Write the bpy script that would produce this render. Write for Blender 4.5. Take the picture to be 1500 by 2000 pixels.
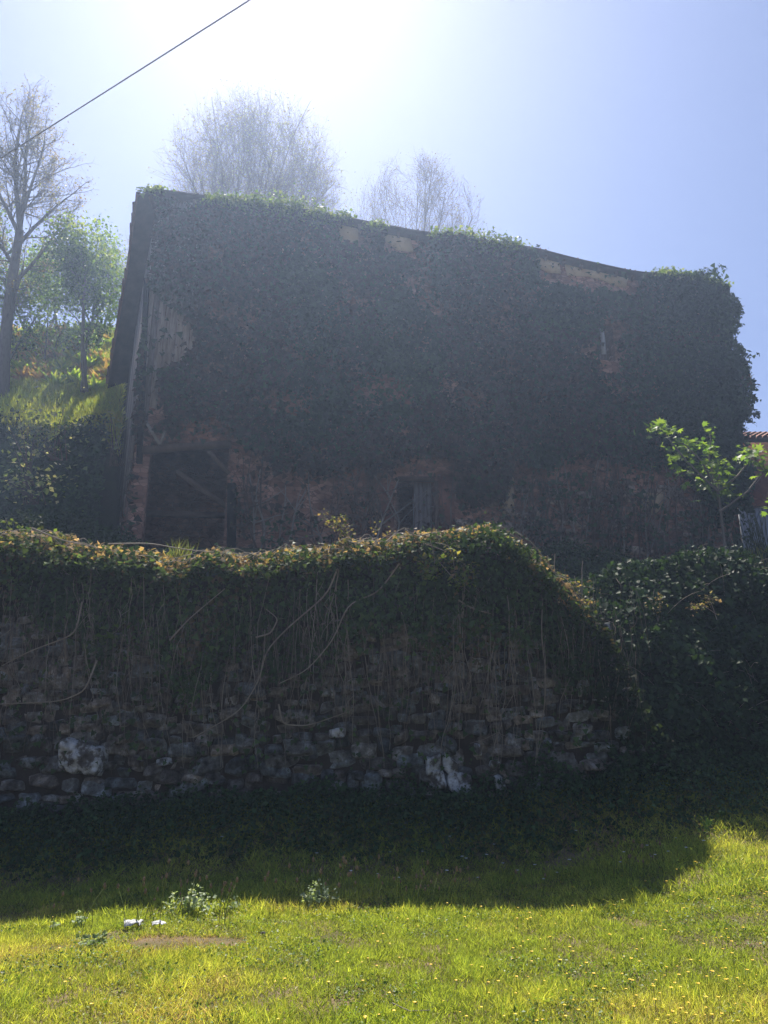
import bpy, math, random
import numpy as np
from mathutils import Vector
for o in list(bpy.data.objects): bpy.data.objects.remove(o)
S = bpy.context.scene
C = S.collection
R = math.radians
rng = np.random.default_rng(7)
random.seed(7)
# ---------------------------------------------------------------- camera
F = 1444.0; TH = R(16.5); EYE = 1.6
cd = bpy.data.cameras.new("camera"); cam = bpy.data.objects.new("camera", cd); C.objects.link(cam)
cd.sensor_fit = 'VERTICAL'; cd.sensor_height = 36; cd.lens = 26; cd.clip_end = 3000; cd.clip_start = 0.05
cam.location = (0, 0, EYE); cam.rotation_euler = (math.pi/2 + TH, 0, 0)
S.camera = cam
# ---------------------------------------------------------------- sky, sun, exposure
SUN_EL = 56.0; SUN_AZ = -12.0            # azimuth from +Y, negative = towards -X
w = bpy.data.worlds.new("World"); S.world = w; w.use_nodes = True
wn = w.node_tree; bg = wn.nodes['Background']
sky = wn.nodes.new('ShaderNodeTexSky'); sky.sky_type = 'NISHITA'; sky.sun_disc = False
sky.sun_elevation = R(SUN_EL); sky.sun_rotation = R(SUN_AZ)
sky.air_density = 1.0; sky.dust_density = 0.7; sky.ozone_density = 3.0; sky.altitude = 200
tn_ = wn.nodes.new('ShaderNodeMix'); tn_.data_type = 'RGBA'; tn_.blend_type = 'MULTIPLY'; tn_.inputs[0].default_value = 1; tn_.inputs[7].default_value = (.95, .87, .98, 1)
wn.links.new(sky.outputs[0], tn_.inputs[6]); wn.links.new(tn_.outputs[2], bg.inputs[0]); bg.inputs[1].default_value = 0.050
sd = bpy.data.lights.new("sun", 'SUN'); sd.energy = 4.4; sd.angle = R(0.55); sd.color = (1.0, .93, .82)
sun = bpy.data.objects.new("sun", sd); C.objects.link(sun)
sdir = Vector((math.sin(R(SUN_AZ))*math.cos(R(SUN_EL)), math.cos(R(SUN_AZ))*math.cos(R(SUN_EL)), math.sin(R(SUN_EL))))
sun.rotation_euler = sdir.to_track_quat('Z', 'Y').to_euler(); sun.location = (-10, 60, 80)
S.view_settings.view_transform = 'Standard'; S.view_settings.look = 'None'
S.view_settings.gamma = 1; S.view_settings.use_curve_mapping = False
S.view_settings.exposure = 1.3
HAZE = 0.0025; HAZE_G = 0.55

# ---------------------------------------------------------------- helpers
ct, st = math.cos(TH), math.sin(TH)
def P(px, py, Y):
    """world point seen at photo pixel (px,py) at depth Y"""
    px = np.asarray(px, float); py = np.asarray(py, float); Y = np.asarray(Y, float)
    x = (px-750)/F; y = (1000-py)/F
    dy = ct - y*st; dz = y*ct + st
    return np.stack(np.broadcast_arrays(x/dy*Y, Y, dz/dy*Y + EYE), -1)
def PIX(p):
    p = np.asarray(p, float); X, Y, Z = p[..., 0], p[..., 1], p[..., 2]-EYE
    d = Y*ct + Z*st; v = Z*ct - Y*st
    return 750 + X/d*F, 1000 - v/d*F
def smooth(t): t = np.clip(t, 0, 1); return t*t*(3-2*t)
_tab = rng.random((64, 64, 64))
def noise(p, s=1.0, seed=0):
    """value noise 0..1 for (N,3) points"""
    q = np.asarray(p, float)*s + seed*13.7
    i = np.floor(q).astype(int); f = q-i; f = f*f*(3-2*f); r = 0
    for a in (0, 1):
        for b in (0, 1):
            for c in (0, 1):
                wgt = (f[..., 0] if a else 1-f[..., 0])*(f[..., 1] if b else 1-f[..., 1])*(f[..., 2] if c else 1-f[..., 2])
                r = r + wgt*_tab[(i[..., 0]+a) % 64, (i[..., 1]+b) % 64, (i[..., 2]+c) % 64]
    return r
def fbm(p, s=1.0, seed=0, o=3):
    r = 0; a = .5; t = 0
    for k in range(o): r = r + a*noise(p, s*2**k, seed+k); t += a; a *= .5
    return r/t
def inpoly(x, y, poly):
    c = np.zeros(np.shape(x), bool); n = len(poly)
    for i in range(n):
        x1, y1 = poly[i]; x2, y2 = poly[(i+1) % n]
        if y1 == y2: continue
        c ^= ((y1 > y) != (y2 > y)) & (x < (x2-x1)*(y-y1)/(y2-y1)+x1)
    return c
def mesh_np(name, V, polys, mat, parent=None, tint=None, sm=False, mi=None):
    """V (N,3); polys list of (M,k) index arrays"""
    V = np.asarray(V, np.float32)
    me = bpy.data.meshes.new(name)
    polys = [np.asarray(p, np.int32) for p in polys if len(p)]
    nl = sum(p.size for p in polys); npoly = sum(len(p) for p in polys)
    me.vertices.add(len(V)); me.vertices.foreach_set('co', V.ravel())
    me.loops.add(nl); me.loops.foreach_set('vertex_index', np.concatenate([p.ravel() for p in polys]))
    ls = []; off = 0
    for p in polys:
        ls.append(off + np.arange(len(p))*p.shape[1]); off += p.size
    me.polygons.add(npoly); me.polygons.foreach_set('loop_start', np.concatenate(ls).astype(np.int32))
    if sm: me.polygons.foreach_set('use_smooth', np.ones(npoly, bool))
    for m in (mat if isinstance(mat, list) else [mat]): me.materials.append(m)
    if mi is not None: me.polygons.foreach_set('material_index', np.asarray(mi, np.int32))
    me.update(calc_edges=True)
    if tint is not None:
        a = me.attributes.new('tint', 'FLOAT_COLOR', 'POINT')
        t = np.ones((len(V), 4), np.float32); t[:, :3] = tint; a.data.foreach_set('color', t.ravel())
    me.validate()
    o = bpy.data.objects.new(name, me); C.objects.link(o)
    if parent: o.parent = parent
    return o
def tag(o, label=None, cat=None, group=None, kind=None):
    if label: o['label'] = label
    if cat: o['category'] = cat
    if group: o['group'] = group
    if kind: o['kind'] = kind
    return o
def thing(name, label, cat, loc=(0, 0, 0), group=None):
    o = bpy.data.objects.new(name, None); C.objects.link(o)
    o.empty_display_size = .2
    tag(o, label, cat, group); o['_loc'] = 0; del o['_loc']
    return o

class MB:
    """collects pieces (verts, polys)"""
    def __init__(s): s.V = []; s.P = {}; s.n = 0; s.T = []
    def add(s, V, F_, t=None):
        V = np.asarray(V, float)
        for f in F_:
            s.P.setdefault(len(f), []).append([i+s.n for i in f])
        s.V.append(V); s.n += len(V)
        s.T.append(np.tile(t if t is not None else (1, 1, 1), (len(V), 1)))
    def addnp(s, V, F_, t=None):
        for k in set([F_.shape[1]]):
            s.P.setdefault(k, []).extend((F_+s.n).tolist())
        s.V.append(V); s.n += len(V)
        s.T.append(np.tile(t if t is not None else (1, 1, 1), (len(V), 1)))
    def box(s, a, b, t=None, jit=0):
        x0, y0, z0 = a; x1, y1, z1 = b
        V = np.array([(x, y, z) for x in (x0, x1) for y in (y0, y1) for z in (z0, z1)], float)
        if jit: V += rng.normal(0, jit, V.shape)
        s.add(V, [(0, 1, 3, 2), (4, 6, 7, 5), (0, 4, 5, 1), (2, 3, 7, 6), (0, 2, 6, 4), (1, 5, 7, 3)], t)
    def beam(s, p, q, w, h, t=None, up=(0, 0, 1), ends=1.0):
        p = np.array(p, float); q = np.array(q, float); d = q-p; d /= np.linalg.norm(d)
        u = np.cross(d, up); u /= np.linalg.norm(u); v = np.cross(u, d)
        V = []
        for c, k in ((p, 1), (q, ends)):
            for a, b in ((-1, -1), (1, -1), (1, 1), (-1, 1)): V.append(c + u*a*w/2*k + v*b*h/2*k)
        s.add(V, [(0, 1, 2, 3), (7, 6, 5, 4), (0, 4, 5, 1), (1, 5, 6, 2), (2, 6, 7, 3), (3, 7, 4, 0)], t)
    def tube(s, pts, rad, k=4, t=None):
        pts = np.asarray(pts, float); n = len(pts); rad = np.broadcast_to(rad, (n,))
        d = np.gradient(pts, axis=0); d /= np.linalg.norm(d, axis=1)[:, None]+1e-9
        ref = np.array((0.31, 0.9, 0.2)) if abs(d[:, 1]).mean() < .8 else np.array((1, 0, .1))
        u = np.cross(d, ref); u /= np.linalg.norm(u, axis=1)[:, None]+1e-9; v = np.cross(d, u)
        a = np.arange(k)*2*np.pi/k
        V = (pts[:, None] + rad[:, None, None]*(np.cos(a)[None, :, None]*u[:, None]+np.sin(a)[None, :, None]*v[:, None])).reshape(-1, 3)
        i = np.arange(n-1)[:, None]*k; j = np.arange(k)[None]; j2 = (j+1) % k
        Fq = np.stack([i+j, i+j2, i+k+j2, i+k+j], -1).reshape(-1, 4)
        s.addnp(V, Fq, t)
    def build(s, name, mat, parent=None, sm=False, tint=False):
        return mesh_np(name, np.concatenate(s.V), [np.array(s.P[k]) for k in sorted(s.P)], mat, parent,
                       np.concatenate(s.T) if tint else None, sm)

def norm(a): return a/(np.linalg.norm(a, axis=-1, keepdims=True)+1e-9)
def scatter(tv, tf, Pn, T, N, Sz):
    """instance template (u side, v tip, h normal) at points"""
    T = norm(T); B = norm(np.cross(T, N)); N2 = np.cross(B, T)
    n = len(Pn); k = len(tv); Sz = np.asarray(Sz, float)
    if Sz.ndim == 1: Sz = np.stack([Sz]*3, 1)
    V = Pn[:, None] + (tv[None, :, 0:1]*Sz[:, None, 0:1])*B[:, None] + (tv[None, :, 1:2]*Sz[:, None, 1:2])*T[:, None] + (tv[None, :, 2:3]*Sz[:, None, 2:3])*N2[:, None]
    return V.reshape(-1, 3), [(f[None] + (np.arange(n)*k)[:, None, None]).reshape(-1, f.shape[1]) for f in tf]
LEAF = (np.array([(0, 0, 0), (-.42, .42, .12), (.42, .42, .12), (0, 1, -.06)], float), [np.array([(0, 3, 1), (0, 2, 3)])])
IVY = (np.array([(0, 0, 0), (-.5, .1, .1), (-.3, .5, .08), (0, 1, -.1), (.3, .5, .08), (.5, .1, .1), (0, .35, 0)], float),
       [np.array([(0, 6, 1), (1, 6, 2), (2, 6, 3), (3, 6, 4), (4, 6, 5), (5, 6, 0)])])
PALM = (np.array([(0, 0, 0), (-.25, .1, .03), (-.55, .25, 0), (-.28, .42, .06), (-.42, .8, -.02), (-.13, .62, .05), (0, 1.05, -.05),
                  (.13, .62, .05), (.42, .8, -.02), (.28, .42, .06), (.55, .25, 0), (.25, .1, .03), (0, .4, 0)], float),
        [np.array([(12, i, (i+1) % 12) for i in range(12)])])
BLADE = (np.array([(-.5, 0, 0), (.5, 0, 0), (-.38, .5, .1), (.38, .5, .1), (0, 1, .42)], float),
         [np.array([(2, 3, 4)]), np.array([(0, 1, 3, 2)])])
def leaves(name, Pn, Nn, size, mat, parent, cols, tmpl=LEAF, down=0.5, jit=.6, sizevar=.35):
    """leaf faces around points Pn facing roughly Nn; cols (N,3) tint"""
    n = len(Pn)
    N = norm(Nn + rng.normal(0, jit, (n, 3)))
    T = rng.normal(0, 1, (n, 3)); T[:, 2] -= down*2; T = T - (T*N).sum(1)[:, None]*N
    sz = size*np.clip(rng.normal(1, sizevar, n), .4, 2.2)
    V, Fs = scatter(tmpl[0], tmpl[1], Pn, T, N, sz)
    return mesh_np(name, V, Fs, mat, parent, np.repeat(cols, len(tmpl[0]), 0))
def pal(n, cols, wts, var=.18, p=None, s=1.0, seed=0):
    """random tints from a palette, optionally clustered by noise at p"""
    cols = np.array(cols, float); wts = np.array(wts, float); cw = np.cumsum(wts)/wts.sum()
    r = rng.random(n)
    if p is not None: r = np.clip(.55*r + .45*(fbm(p, s, seed, 2)-.5)*2.6 + .22, 0, .999)
    idx = np.searchsorted(cw, r); idx = np.clip(idx, 0, len(cols)-1)
    return cols[idx]*np.clip(rng.normal(1, var, (n, 1)), .4, 1.7)

# ---------------------------------------------------------------- materials
def mat(name): 
    m = bpy.data.materials.new(name); m.use_nodes = True; nt = m.node_tree; nt.nodes.clear()
    out = nt.nodes.new('ShaderNodeOutputMaterial'); return m, nt, out
def leaf_mat(name, trans=.5, rough=.45, spec=.35, tcol=(1.25, 1.25, .55)):
    m, nt, out = mat(name); n = nt.nodes; l = nt.links
    at = n.new('ShaderNodeAttribute'); at.attribute_name = 'tint'
    b = n.new('ShaderNodeBsdfPrincipled'); b.inputs['Roughness'].default_value = rough; b.inputs['Specular IOR Level'].default_value = spec
    l.new(at.outputs['Color'], b.inputs['Base Color'])
    t = n.new('ShaderNodeBsdfTranslucent'); mx = n.new('ShaderNodeMix'); mx.data_type = 'RGBA'; mx.blend_type = 'MULTIPLY'
    mx.inputs[0].default_value = 1; l.new(at.outputs['Color'], mx.inputs[6]); mx.inputs[7].default_value = (*tcol, 1)
    l.new(mx.outputs[2], t.inputs['Color'])
    ms = n.new('ShaderNodeMixShader'); ms.inputs[0].default_value = trans
    l.new(b.outputs[0], ms.inputs[1]); l.new(t.outputs[0], ms.inputs[2]); l.new(ms.outputs[0], out.inputs[0])
    return m
def noise_mat(name, cols, scale=3, rough=.9, bump=.4, bscale=20, stretch=(1, 1, 1), tint=False, dist=.02, stops=None, spec=.2, detail=8):
    m, nt, out = mat(name); n = nt.nodes; l = nt.links
    b = n.new('ShaderNodeBsdfPrincipled'); b.inputs['Roughness'].default_value = rough; b.inputs['Specular IOR Level'].default_value = spec
    tc = n.new('ShaderNodeTexCoord'); mp = n.new('ShaderNodeMapping'); mp.inputs['Scale'].default_value = stretch
    l.new(tc.outputs['Object'], mp.inputs[0])
    nz = n.new('ShaderNodeTexNoise'); nz.inputs['Scale'].default_value = scale; nz.inputs['Detail'].default_value = detail; nz.inputs['Roughness'].default_value = .65
    l.new(mp.outputs[0], nz.inputs['Vector'])
    cr = n.new('ShaderNodeValToRGB'); l.new(nz.outputs['Fac'], cr.inputs[0])
    e = cr.color_ramp.elements
    stops = stops or list(np.linspace(.3, .7, len(cols)))
    while len(e) < len(cols): e.new(.5)
    for i, (c, s_) in enumerate(zip(cols, stops)): e[i].position = s_; e[i].color = (*c, 1)
    col = cr.outputs[0]
    if tint:
        at = n.new('ShaderNodeAttribute'); at.attribute_name = 'tint'
        mx = n.new('ShaderNodeMix'); mx.data_type = 'RGBA'; mx.blend_type = 'MULTIPLY'; mx.inputs[0].default_value = 1
        l.new(col, mx.inputs[6]); l.new(at.outputs['Color'], mx.inputs[7]); col = mx.outputs[2]
    l.new(col, b.inputs['Base Color'])
    n2 = n.new('ShaderNodeTexNoise'); n2.inputs['Scale'].default_value = bscale; n2.inputs['Detail'].default_value = 6
    l.new(mp.outputs[0], n2.inputs['Vector'])
    bp = n.new('ShaderNodeBump'); bp.inputs['Strength'].default_value = bump; bp.inputs['Distance'].default_value = dist
    l.new(n2.outputs['Fac'], bp.inputs['Height']); l.new(bp.outputs[0], b.inputs['Normal'])
    l.new(b.outputs[0], out.inputs[0]); return m
M_ivy = leaf_mat('ivy_leaf', .30, .6, .15)
M_leaf = leaf_mat('spring_leaf', .55, .5, .3)
M_dry = leaf_mat('dry_bramble_leaf', .5, .7, .15, (1.3, 1.15, .7))
M_grass = leaf_mat('grass_blade', .5, .45, .3)
M_soil = noise_mat('meadow_soil', [(.12, .085, .05), (.09, .08, .035), (.16, .115, .07), (.2, .145, .09)], 1.3, .95, .6, 30)
M_hill = noise_mat('hill_soil', [(.035, .03, .018), (.03, .045, .015), (.06, .07, .02)], .8, .95, .8, 12, dist=.1)
M_under = noise_mat('stems_with_gap_shade', [(.02, .016, .01), (.03, .035, .015)], 3, .95, .8, 25, dist=.05)  # inner stems, with the shade of the leaf gaps put into the colour
M_stone = noise_mat('rubble_stone', [(.05, .045, .038), (.15, .14, .12), (.26, .25, .225), (.45, .45, .43), (.09, .11, .06)], 7, .92, 1.0, 18, tint=True, dist=.06, stops=[.34, .44, .54, .62, .68])
M_lime = noise_mat('limewashed_stone', [(.09, .08, .07), (.16, .15, .13), (.42, .43, .43), (.66, .67, .67)], 6, .88, 1.0, 20, stops=[.40, .46, .52, .64], dist=.05)
M_mortar = noise_mat('earth_mortar', [(.03, .022, .016), (.06, .047, .035)], 6, .95, .8, 30)
M_bark = noise_mat('bark', [(.10, .085, .07), (.17, .15, .125), (.12, .12, .09)], 6, .9, .6, 20, stretch=(1, 1, .3))
M_twig = noise_mat('twig_bark', [(.10, .068, .048), (.16, .11, .08)], 6, .85, .2, 20)
M_stem = noise_mat('dead_stem', [(.22, .18, .14), (.36, .32, .26)], 8, .85, .3, 30)
M_wood = noise_mat('weathered_planks', [(.18, .155, .14), (.36, .32, .29), (.5, .46, .43)], 5, .85, .5, 14, stretch=(4, 4, .35), tint=True)
M_wood2 = noise_mat('old_beam', [(.08, .05, .035), (.15, .10, .07)], 5, .85, .5, 14)
M_tile = noise_mat('clay_tile', [(.10, .05, .035), (.2, .09, .06), (.13, .12, .09)], 4, .85, .5, 18, tint=True)
M_roofwood = noise_mat('roof_boards', [(.03, .024, .02), (.07, .055, .045)], 3, .9, .4, 14)
M_plaster = noise_mat('ochre_plaster', [(.42, .31, .18), (.62, .50, .32), (.55, .46, .32)], 2.5, .9, .4, 14)
M_dark = noise_mat('dark_interior', [(.012, .01, .009), (.025, .02, .018)], 2, .95, .2, 6)
M_cable = noise_mat('cable_sheath', [(.34, .34, .36), (.45, .45, .47)], 4, .6, .1, 8)
M_frame = noise_mat('pale_paint', [(.35, .37, .40), (.5, .52, .55)], 6, .7, .3, 16)

def brickmat(name, c1, c2, mort, scale, bump=.8):
    m, nt, out = mat(name); n = nt.nodes; l = nt.links
    b = n.new('ShaderNodeBsdfPrincipled'); b.inputs['Roughness'].default_value = .93; b.inputs['Specular IOR Level'].default_value = .15
    tc = n.new('ShaderNodeTexCoord'); mp = n.new('ShaderNodeMapping'); mp.inputs['Scale'].default_value = (1, 1, 1.9)
    l.new(tc.outputs['Object'], mp.inputs[0])
    wz = n.new('ShaderNodeTexNoise'); wz.inputs['Scale'].default_value = 2.2; l.new(mp.outputs[0], wz.inputs[0])
    mxv = n.new('ShaderNodeMix'); mxv.data_type = 'VECTOR'; mxv.inputs[0].default_value = .12
    l.new(mp.outputs[0], mxv.inputs[4]); l.new(wz.outputs['Color'], mxv.inputs[5])
    v1 = n.new('ShaderNodeTexVoronoi'); v1.inputs['Scale'].default_value = scale; l.new(mxv.outputs[1], v1.inputs['Vector'])
    v2 = n.new('ShaderNodeTexVoronoi'); v2.feature = 'DISTANCE_TO_EDGE'; v2.inputs['Scale'].default_value = scale; l.new(mxv.outputs[1], v2.inputs['Vector'])
    sep = n.new('ShaderNodeSeparateColor'); l.new(v1.outputs['Color'], sep.inputs[0])
    cr = n.new('ShaderNodeValToRGB'); l.new(sep.outputs[0], cr.inputs[0])
    cr.color_ramp.elements[0].color = (*c1, 1); cr.color_ramp.elements[1].color = (*c2, 1)
    nz = n.new('ShaderNodeTexNoise'); nz.inputs['Scale'].default_value = 1.1; nz.inputs['Detail'].default_value = 8; l.new(tc.outputs['Object'], nz.inputs[0])
    mr = n.new('ShaderNodeMapRange'); mr.inputs[1].default_value = .3; mr.inputs[2].default_value = .7; mr.inputs[3].default_value = .45; mr.inputs[4].default_value = 1.35
    l.new(nz.outputs[0], mr.inputs[0])
    mm = n.new('ShaderNodeVectorMath'); mm.operation = 'SCALE'; l.new(cr.outputs[0], mm.inputs[0]); l.new(mr.outputs[0], mm.inputs[3])
    st_ = n.new('ShaderNodeMapRange'); st_.inputs[1].default_value = .01; st_.inputs[2].default_value = .06; l.new(v2.outputs['Distance'], st_.inputs[0])
    mx = n.new('ShaderNodeMix'); mx.data_type = 'RGBA'; l.new(st_.outputs[0], mx.inputs[0]); mx.inputs[6].default_value = (*mort, 1); l.new(mm.outputs[0], mx.inputs[7])
    l.new(mx.outputs[2], b.inputs['Base Color'])
    bp = n.new('ShaderNodeBump'); bp.inputs['Strength'].default_value = bump; bp.inputs['Distance'].default_value = .05; l.new(st_.outputs[0], bp.inputs['Height'])
    l.new(bp.outputs[0], b.inputs['Normal']); l.new(b.outputs[0], out.inputs[0]); return m
M_masonry = brickmat('barn_masonry', (.26, .125, .085), (.55, .33, .235), (.18, .11, .085), 4.6)
M_redwall = brickmat('red_rubble', (.22, .09, .06), (.36, .17, .12), (.2, .10, .075), 2.4, .4)

# ---------------------------------------------------------------- terrain
WY = 10.9                                   # face of the retaining wall
TOPPX = [(-400, 1020), (0, 1040), (60, 1048), (100, 1062), (200, 1072), (300, 1082), (370, 1092), (480, 1088), (560, 1082), (640, 1075), (740, 1062), (810, 1052),
         (860, 1044), (920, 1034), (985, 1046), (1020, 1078), (1060, 1108), (1100, 1150), (1160, 1225), (1200, 1290), (1240, 1365), (1290, 1450), (1400, 1530)]
_tp = P([a for a, b in TOPPX], [b for a, b in TOPPX], WY)
def ztop(X):
    X = np.asarray(X, float); q = np.stack([X, 0*X, 0*X], -1)
    return np.interp(X, _tp[:, 0], _tp[:, 2]) + (.24+.3*smooth((X-1.6)/1))*(fbm(q, 1.7, 29, 3)-.5) + .12*(noise(q, 7.0, 31)-.5)       # top of the growth on the wall
def meadow_z(X, Y):
    p = np.stack(np.broadcast_arrays(X, Y, 0*X), -1)
    z = .10*(fbm(p, .45, 3)-.5) + .03*(fbm(p, 2.2, 5)-.5)
    z = z + .75*smooth((Y-9.2)/1.9) - .25*smooth((-X-1)/4)*smooth((Y-6)/2)
    z = z + .30*smooth((X-1.2)/2.6)*smooth((Y-5)/4)
    return z - smooth((-Y-6)/40)*1.5
def hill_z(X, Y):
    p = np.stack(np.broadcast_arrays(X, Y, 0*X), -1)
    zl = np.minimum(3.9, ztop(X)-.45)
    left = zl + (7.1-zl)*smooth((Y-11.2)/12.5)
    right = 1.0 + 4.0*smooth((Y-13.8)/3.0) + 2.3*smooth((Y-17)/9)
    t = smooth((X-2.6)/2.2)
    z = left*(1-t) + right*t
    z = z + 1.6*smooth((X-11)/6)*smooth((Y-18)/10)
    # steep ivy bank, ledge and slope left of the barn and hill behind it
    edge = (-8.0-.421*(Y-22.7))-X
    u = np.maximum(smooth(edge/.7), smooth((Y-30.2)/2)*smooth((17-X)/6))
    H = np.interp(Y + 1.5*(fbm(p, .55, 37, 3)-.5), [23.2, 25.2, 27.8, 28.3, 36, 42, 60], [0, 5.1, 7.5, 8.2, 15.4, 17, 19])
    z = z + u*H + .25*(fbm(p, .35, 11)-.5)*smooth((Y-14)/6) + .8*u*(fbm(p, .6, 17)-.5)
    return z
def grid(name, xs, ys, fz, m, label):
    X, Y = np.meshgrid(xs, ys); Z = fz(X, Y); nx, ny = len(xs), len(ys)
    i = np.arange(ny-1)[:, None]*nx + np.arange(nx-1)[None]
    Q = np.stack([i, i+1, i+nx+1, i+nx], -1).reshape(-1, 4)
    o = mesh_np(name, np.stack([X, Y, Z], -1).reshape(-1, 3), [Q], m, sm=True); tag(o, kind='structure', label=label); return o
xs = np.concatenate([np.linspace(-260, -24, 24), np.arange(-23, 23, .2), np.linspace(23.5, 260, 24)])
grid('meadow', xs, np.concatenate([np.linspace(-260, -4, 24), np.arange(-3, 11.25, .12)]), meadow_z, M_soil, 'sloping grass meadow in front of the old stone wall')
def under(X, Y):
    return np.maximum(hill_z(X, Y), 0)
grid('hillside', xs, np.concatenate([np.arange(11.13, 50, .25), np.linspace(52, 300, 26)]), under, M_hill, 'overgrown hillside behind and beside the ivy covered barn')

# ---------------------------------------------------------------- grass (stuff)
def grass(n, y0, y1, hgt, wid, seedn):
    u = rng.random(n); Y = np.sqrt(y0**2 + u*(y1**2-y0**2)); X = (rng.random(n)*2-1)*(.60*Y+.5)
    p = np.stack([X, Y, 0*X], -1)
    cl = fbm(p, 1.1, seedn, 3); cl2 = fbm(p, 5.0, seedn+5, 2)
    bare = smooth(((np.hypot((X+1.55)/.5, (Y-6.55)/.22)+2.2*(fbm(np.stack([X, Y, 0*X], -1), 4.5, 88, 3)-.5)) - .55)/.5)   # worn patch
    keep = (rng.random(n) < (.30+1.2*cl2)*np.clip(bare, .35, 1)); X, Y, cl, cl2, p = X[keep], Y[keep], cl[keep], cl2[keep], p[keep]
    n = len(X); Z = meadow_z(X, Y)
    h = hgt*np.clip(rng.normal(1, .35, n), .3, 2.4)*(.35+1.3*cl)*(.5+1.0*cl2)
    T = rng.normal(0, .75, (n, 3)); T[:, 2] = 1; N = rng.normal(0, 1, (n, 3)); N[:, 2] *= .1
    cols = np.array([(.34, .39, .075), (.24, .31, .06), (.44, .45, .10), (.49, .44, .17), (.46, .34, .18)])
    r = np.clip(.5*rng.random(n) + .9*(fbm(p, .8, seedn+9, 3)-.5)*1.5 + .22, 0, .999)
    idx = np.searchsorted([.30, .52, .88, .97], r)
    c = cols[idx]*np.clip(rng.normal(1, .28, (n, 1)), .35, 1.7)*(.65+.7*cl2)[:, None]
    bb_ = (np.hypot((X+1.55)/.5, (Y-6.55)/.22)+2.2*(fbm(np.stack([X, Y, 0*X], -1), 4.5, 88, 3)-.5)); c = np.where(((bb_ < 1.1) & (rng.random(n) < .75))[:, None], np.array((.42, .31, .19))*rng.uniform(.6, 1.2, (n, 1)), c); h = h*np.where(bb_ < 1, .6, 1)
    V, Fs = scatter(BLADE[0], BLADE[1], np.stack([X, Y, Z-.005], -1), T, N, np.stack([np.full(n, wid)*rng.uniform(.6, 1.5, n), h, h], 1))
    return V, Fs, np.repeat(c, 5, 0)
def merge(parts):
    V = []; T = []; F3 = []; F4 = []; off = 0
    for v, fs, t in parts:
        for f in fs: (F3 if f.shape[1] == 3 else F4).append(f+off)
        V.append(v); T.append(t); off += len(v)
    out = [np.concatenate(F3)] if F3 else []
    if F4: out.append(np.concatenate(F4))
    return np.concatenate(V), out, np.concatenate(T)
V, Fs, T = merge([grass(340000, 4.2, 7.6, .042, .005, 1), grass(200000, 7.4, 11.0, .058, .0075, 2), grass(9000, 1.5, 4.3, .06, .006, 3)])
tag(mesh_np('grass', V, Fs, M_grass, tint=T), kind='stuff', label='short meadow grass, sunlit yellow green in front and shaded at the wall', cat='grass')
# low broad-leaved weeds and clover in the sward
n = 90000
Y = np.sqrt(4.2**2 + rng.random(n)*(10.9**2-4.2**2)); X = (rng.random(n)*2-1)*(.6*Y+.4); p = np.stack([X, Y, 0*X], -1)
k = (fbm(p, 2.0, 33, 2) > .50) & ((np.hypot((X+1.55)/.5, (Y-6.55)/.22)+2.2*(fbm(np.stack([X, Y, 0*X], -1), 4.5, 88, 3)-.5)) > 1.0); X, Y, p = X[k], Y[k], p[k]; n = len(X)
h = rng.uniform(.01, .045, n)
tag(leaves('clover', np.stack([X, Y, meadow_z(X, Y)+h], -1), np.tile((0, 0, 1.), (n, 1)), 0.017, M_grass, None,
       pal(n, [(.08, .14, .025), (.13, .21, .035), (.24, .29, .05), (.36, .32, .08)], [3, 4, 3, 1], p=p, s=1.2), down=0, jit=.5), kind='stuff', label='low clover and broad leaved weeds between the grass', cat='ground cover')
# taller dark growth on the foot of the bank
n = 42000
X = rng.uniform(-7.6, 9, n); Y = rng.uniform(9.6, 10.85, n) + smooth((X-3.8)/1)*rng.uniform(0, .5, n)
keep = rng.random(n) < smooth((Y-9.4)/1.2)*.9+.1; X, Y = X[keep], Y[keep]; n = len(X)
p = np.stack([X, Y, 0*X], -1); hh = (.04+1.3*fbm(p, 1.5, 8)**2.4*smooth((Y-9.6)/1.0))
Z = np.where(Y < 11.1, meadow_z(X, Y), .95); Z = Z + hh*rng.random(n)
bv = leaves('foot_weeds', np.stack([X, Y, Z], -1), np.tile((0, -.6, 1.), (n, 1)), .05, M_ivy, None,
     pal(n, [(.03, .065, .025), (.045, .09, .03), (.07, .12, .04)], [3, 3, 1]), down=-.3, jit=.7)
tag(bv, kind='stuff', label='dark shaded weeds along the foot of the wall', cat='weeds')

# ---------------------------------------------------------------- retaining wall of rubble stones
def stone_mesh(mb, cx, cz, wd, ht, depth, y0, t, n=7, rough=.06):
    g = np.linspace(-.5, .5, n); U, W = np.meshgrid(g, g)
    sq = 1-.16*np.abs(2*W)**3*rng.uniform(.2, 1.2); sq2 = 1-.16*np.abs(2*U)**3*rng.uniform(.2, 1.2)
    prof = (1-np.abs(2*U)**10)**.5*(1-np.abs(2*W)**10)**.5
    sk = rng.normal(0, .2)
    X = cx + (U*sq + W*sk*.5)*wd; Z = cz + (W*sq2 + U*rng.normal(0, .22))*ht
    q = np.stack([X, Z, 0*X+cx], -1)
    q = q*np.array((1, 1, 1)); X = X + wd*.10*(fbm(q, 7, 12, 2)-.5)*2; Z = Z + ht*.16*(fbm(q, 7, 19, 2)-.5)*2
    D = depth*(prof + 1.0*(fbm(q, 6, 2, 3)-.5)*(prof > 0) + rng.normal(0, .6)*U*prof + rng.normal(0, .6)*W*prof)
    Y = y0 - D
    V = np.stack([X, Y, Z], -1).reshape(-1, 3)
    i = np.arange(n-1)[:, None]*n + np.arange(n-1)[None]
    mb.addnp(V, np.stack([i, i+1, i+n+1, i+n], -1).reshape(-1, 4), t)
retw = thing('retaining_wall', 'tall dry stone retaining wall half covered with hanging ivy behind the meadow', 'wall')
mb = MB(); z = .25
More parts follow.
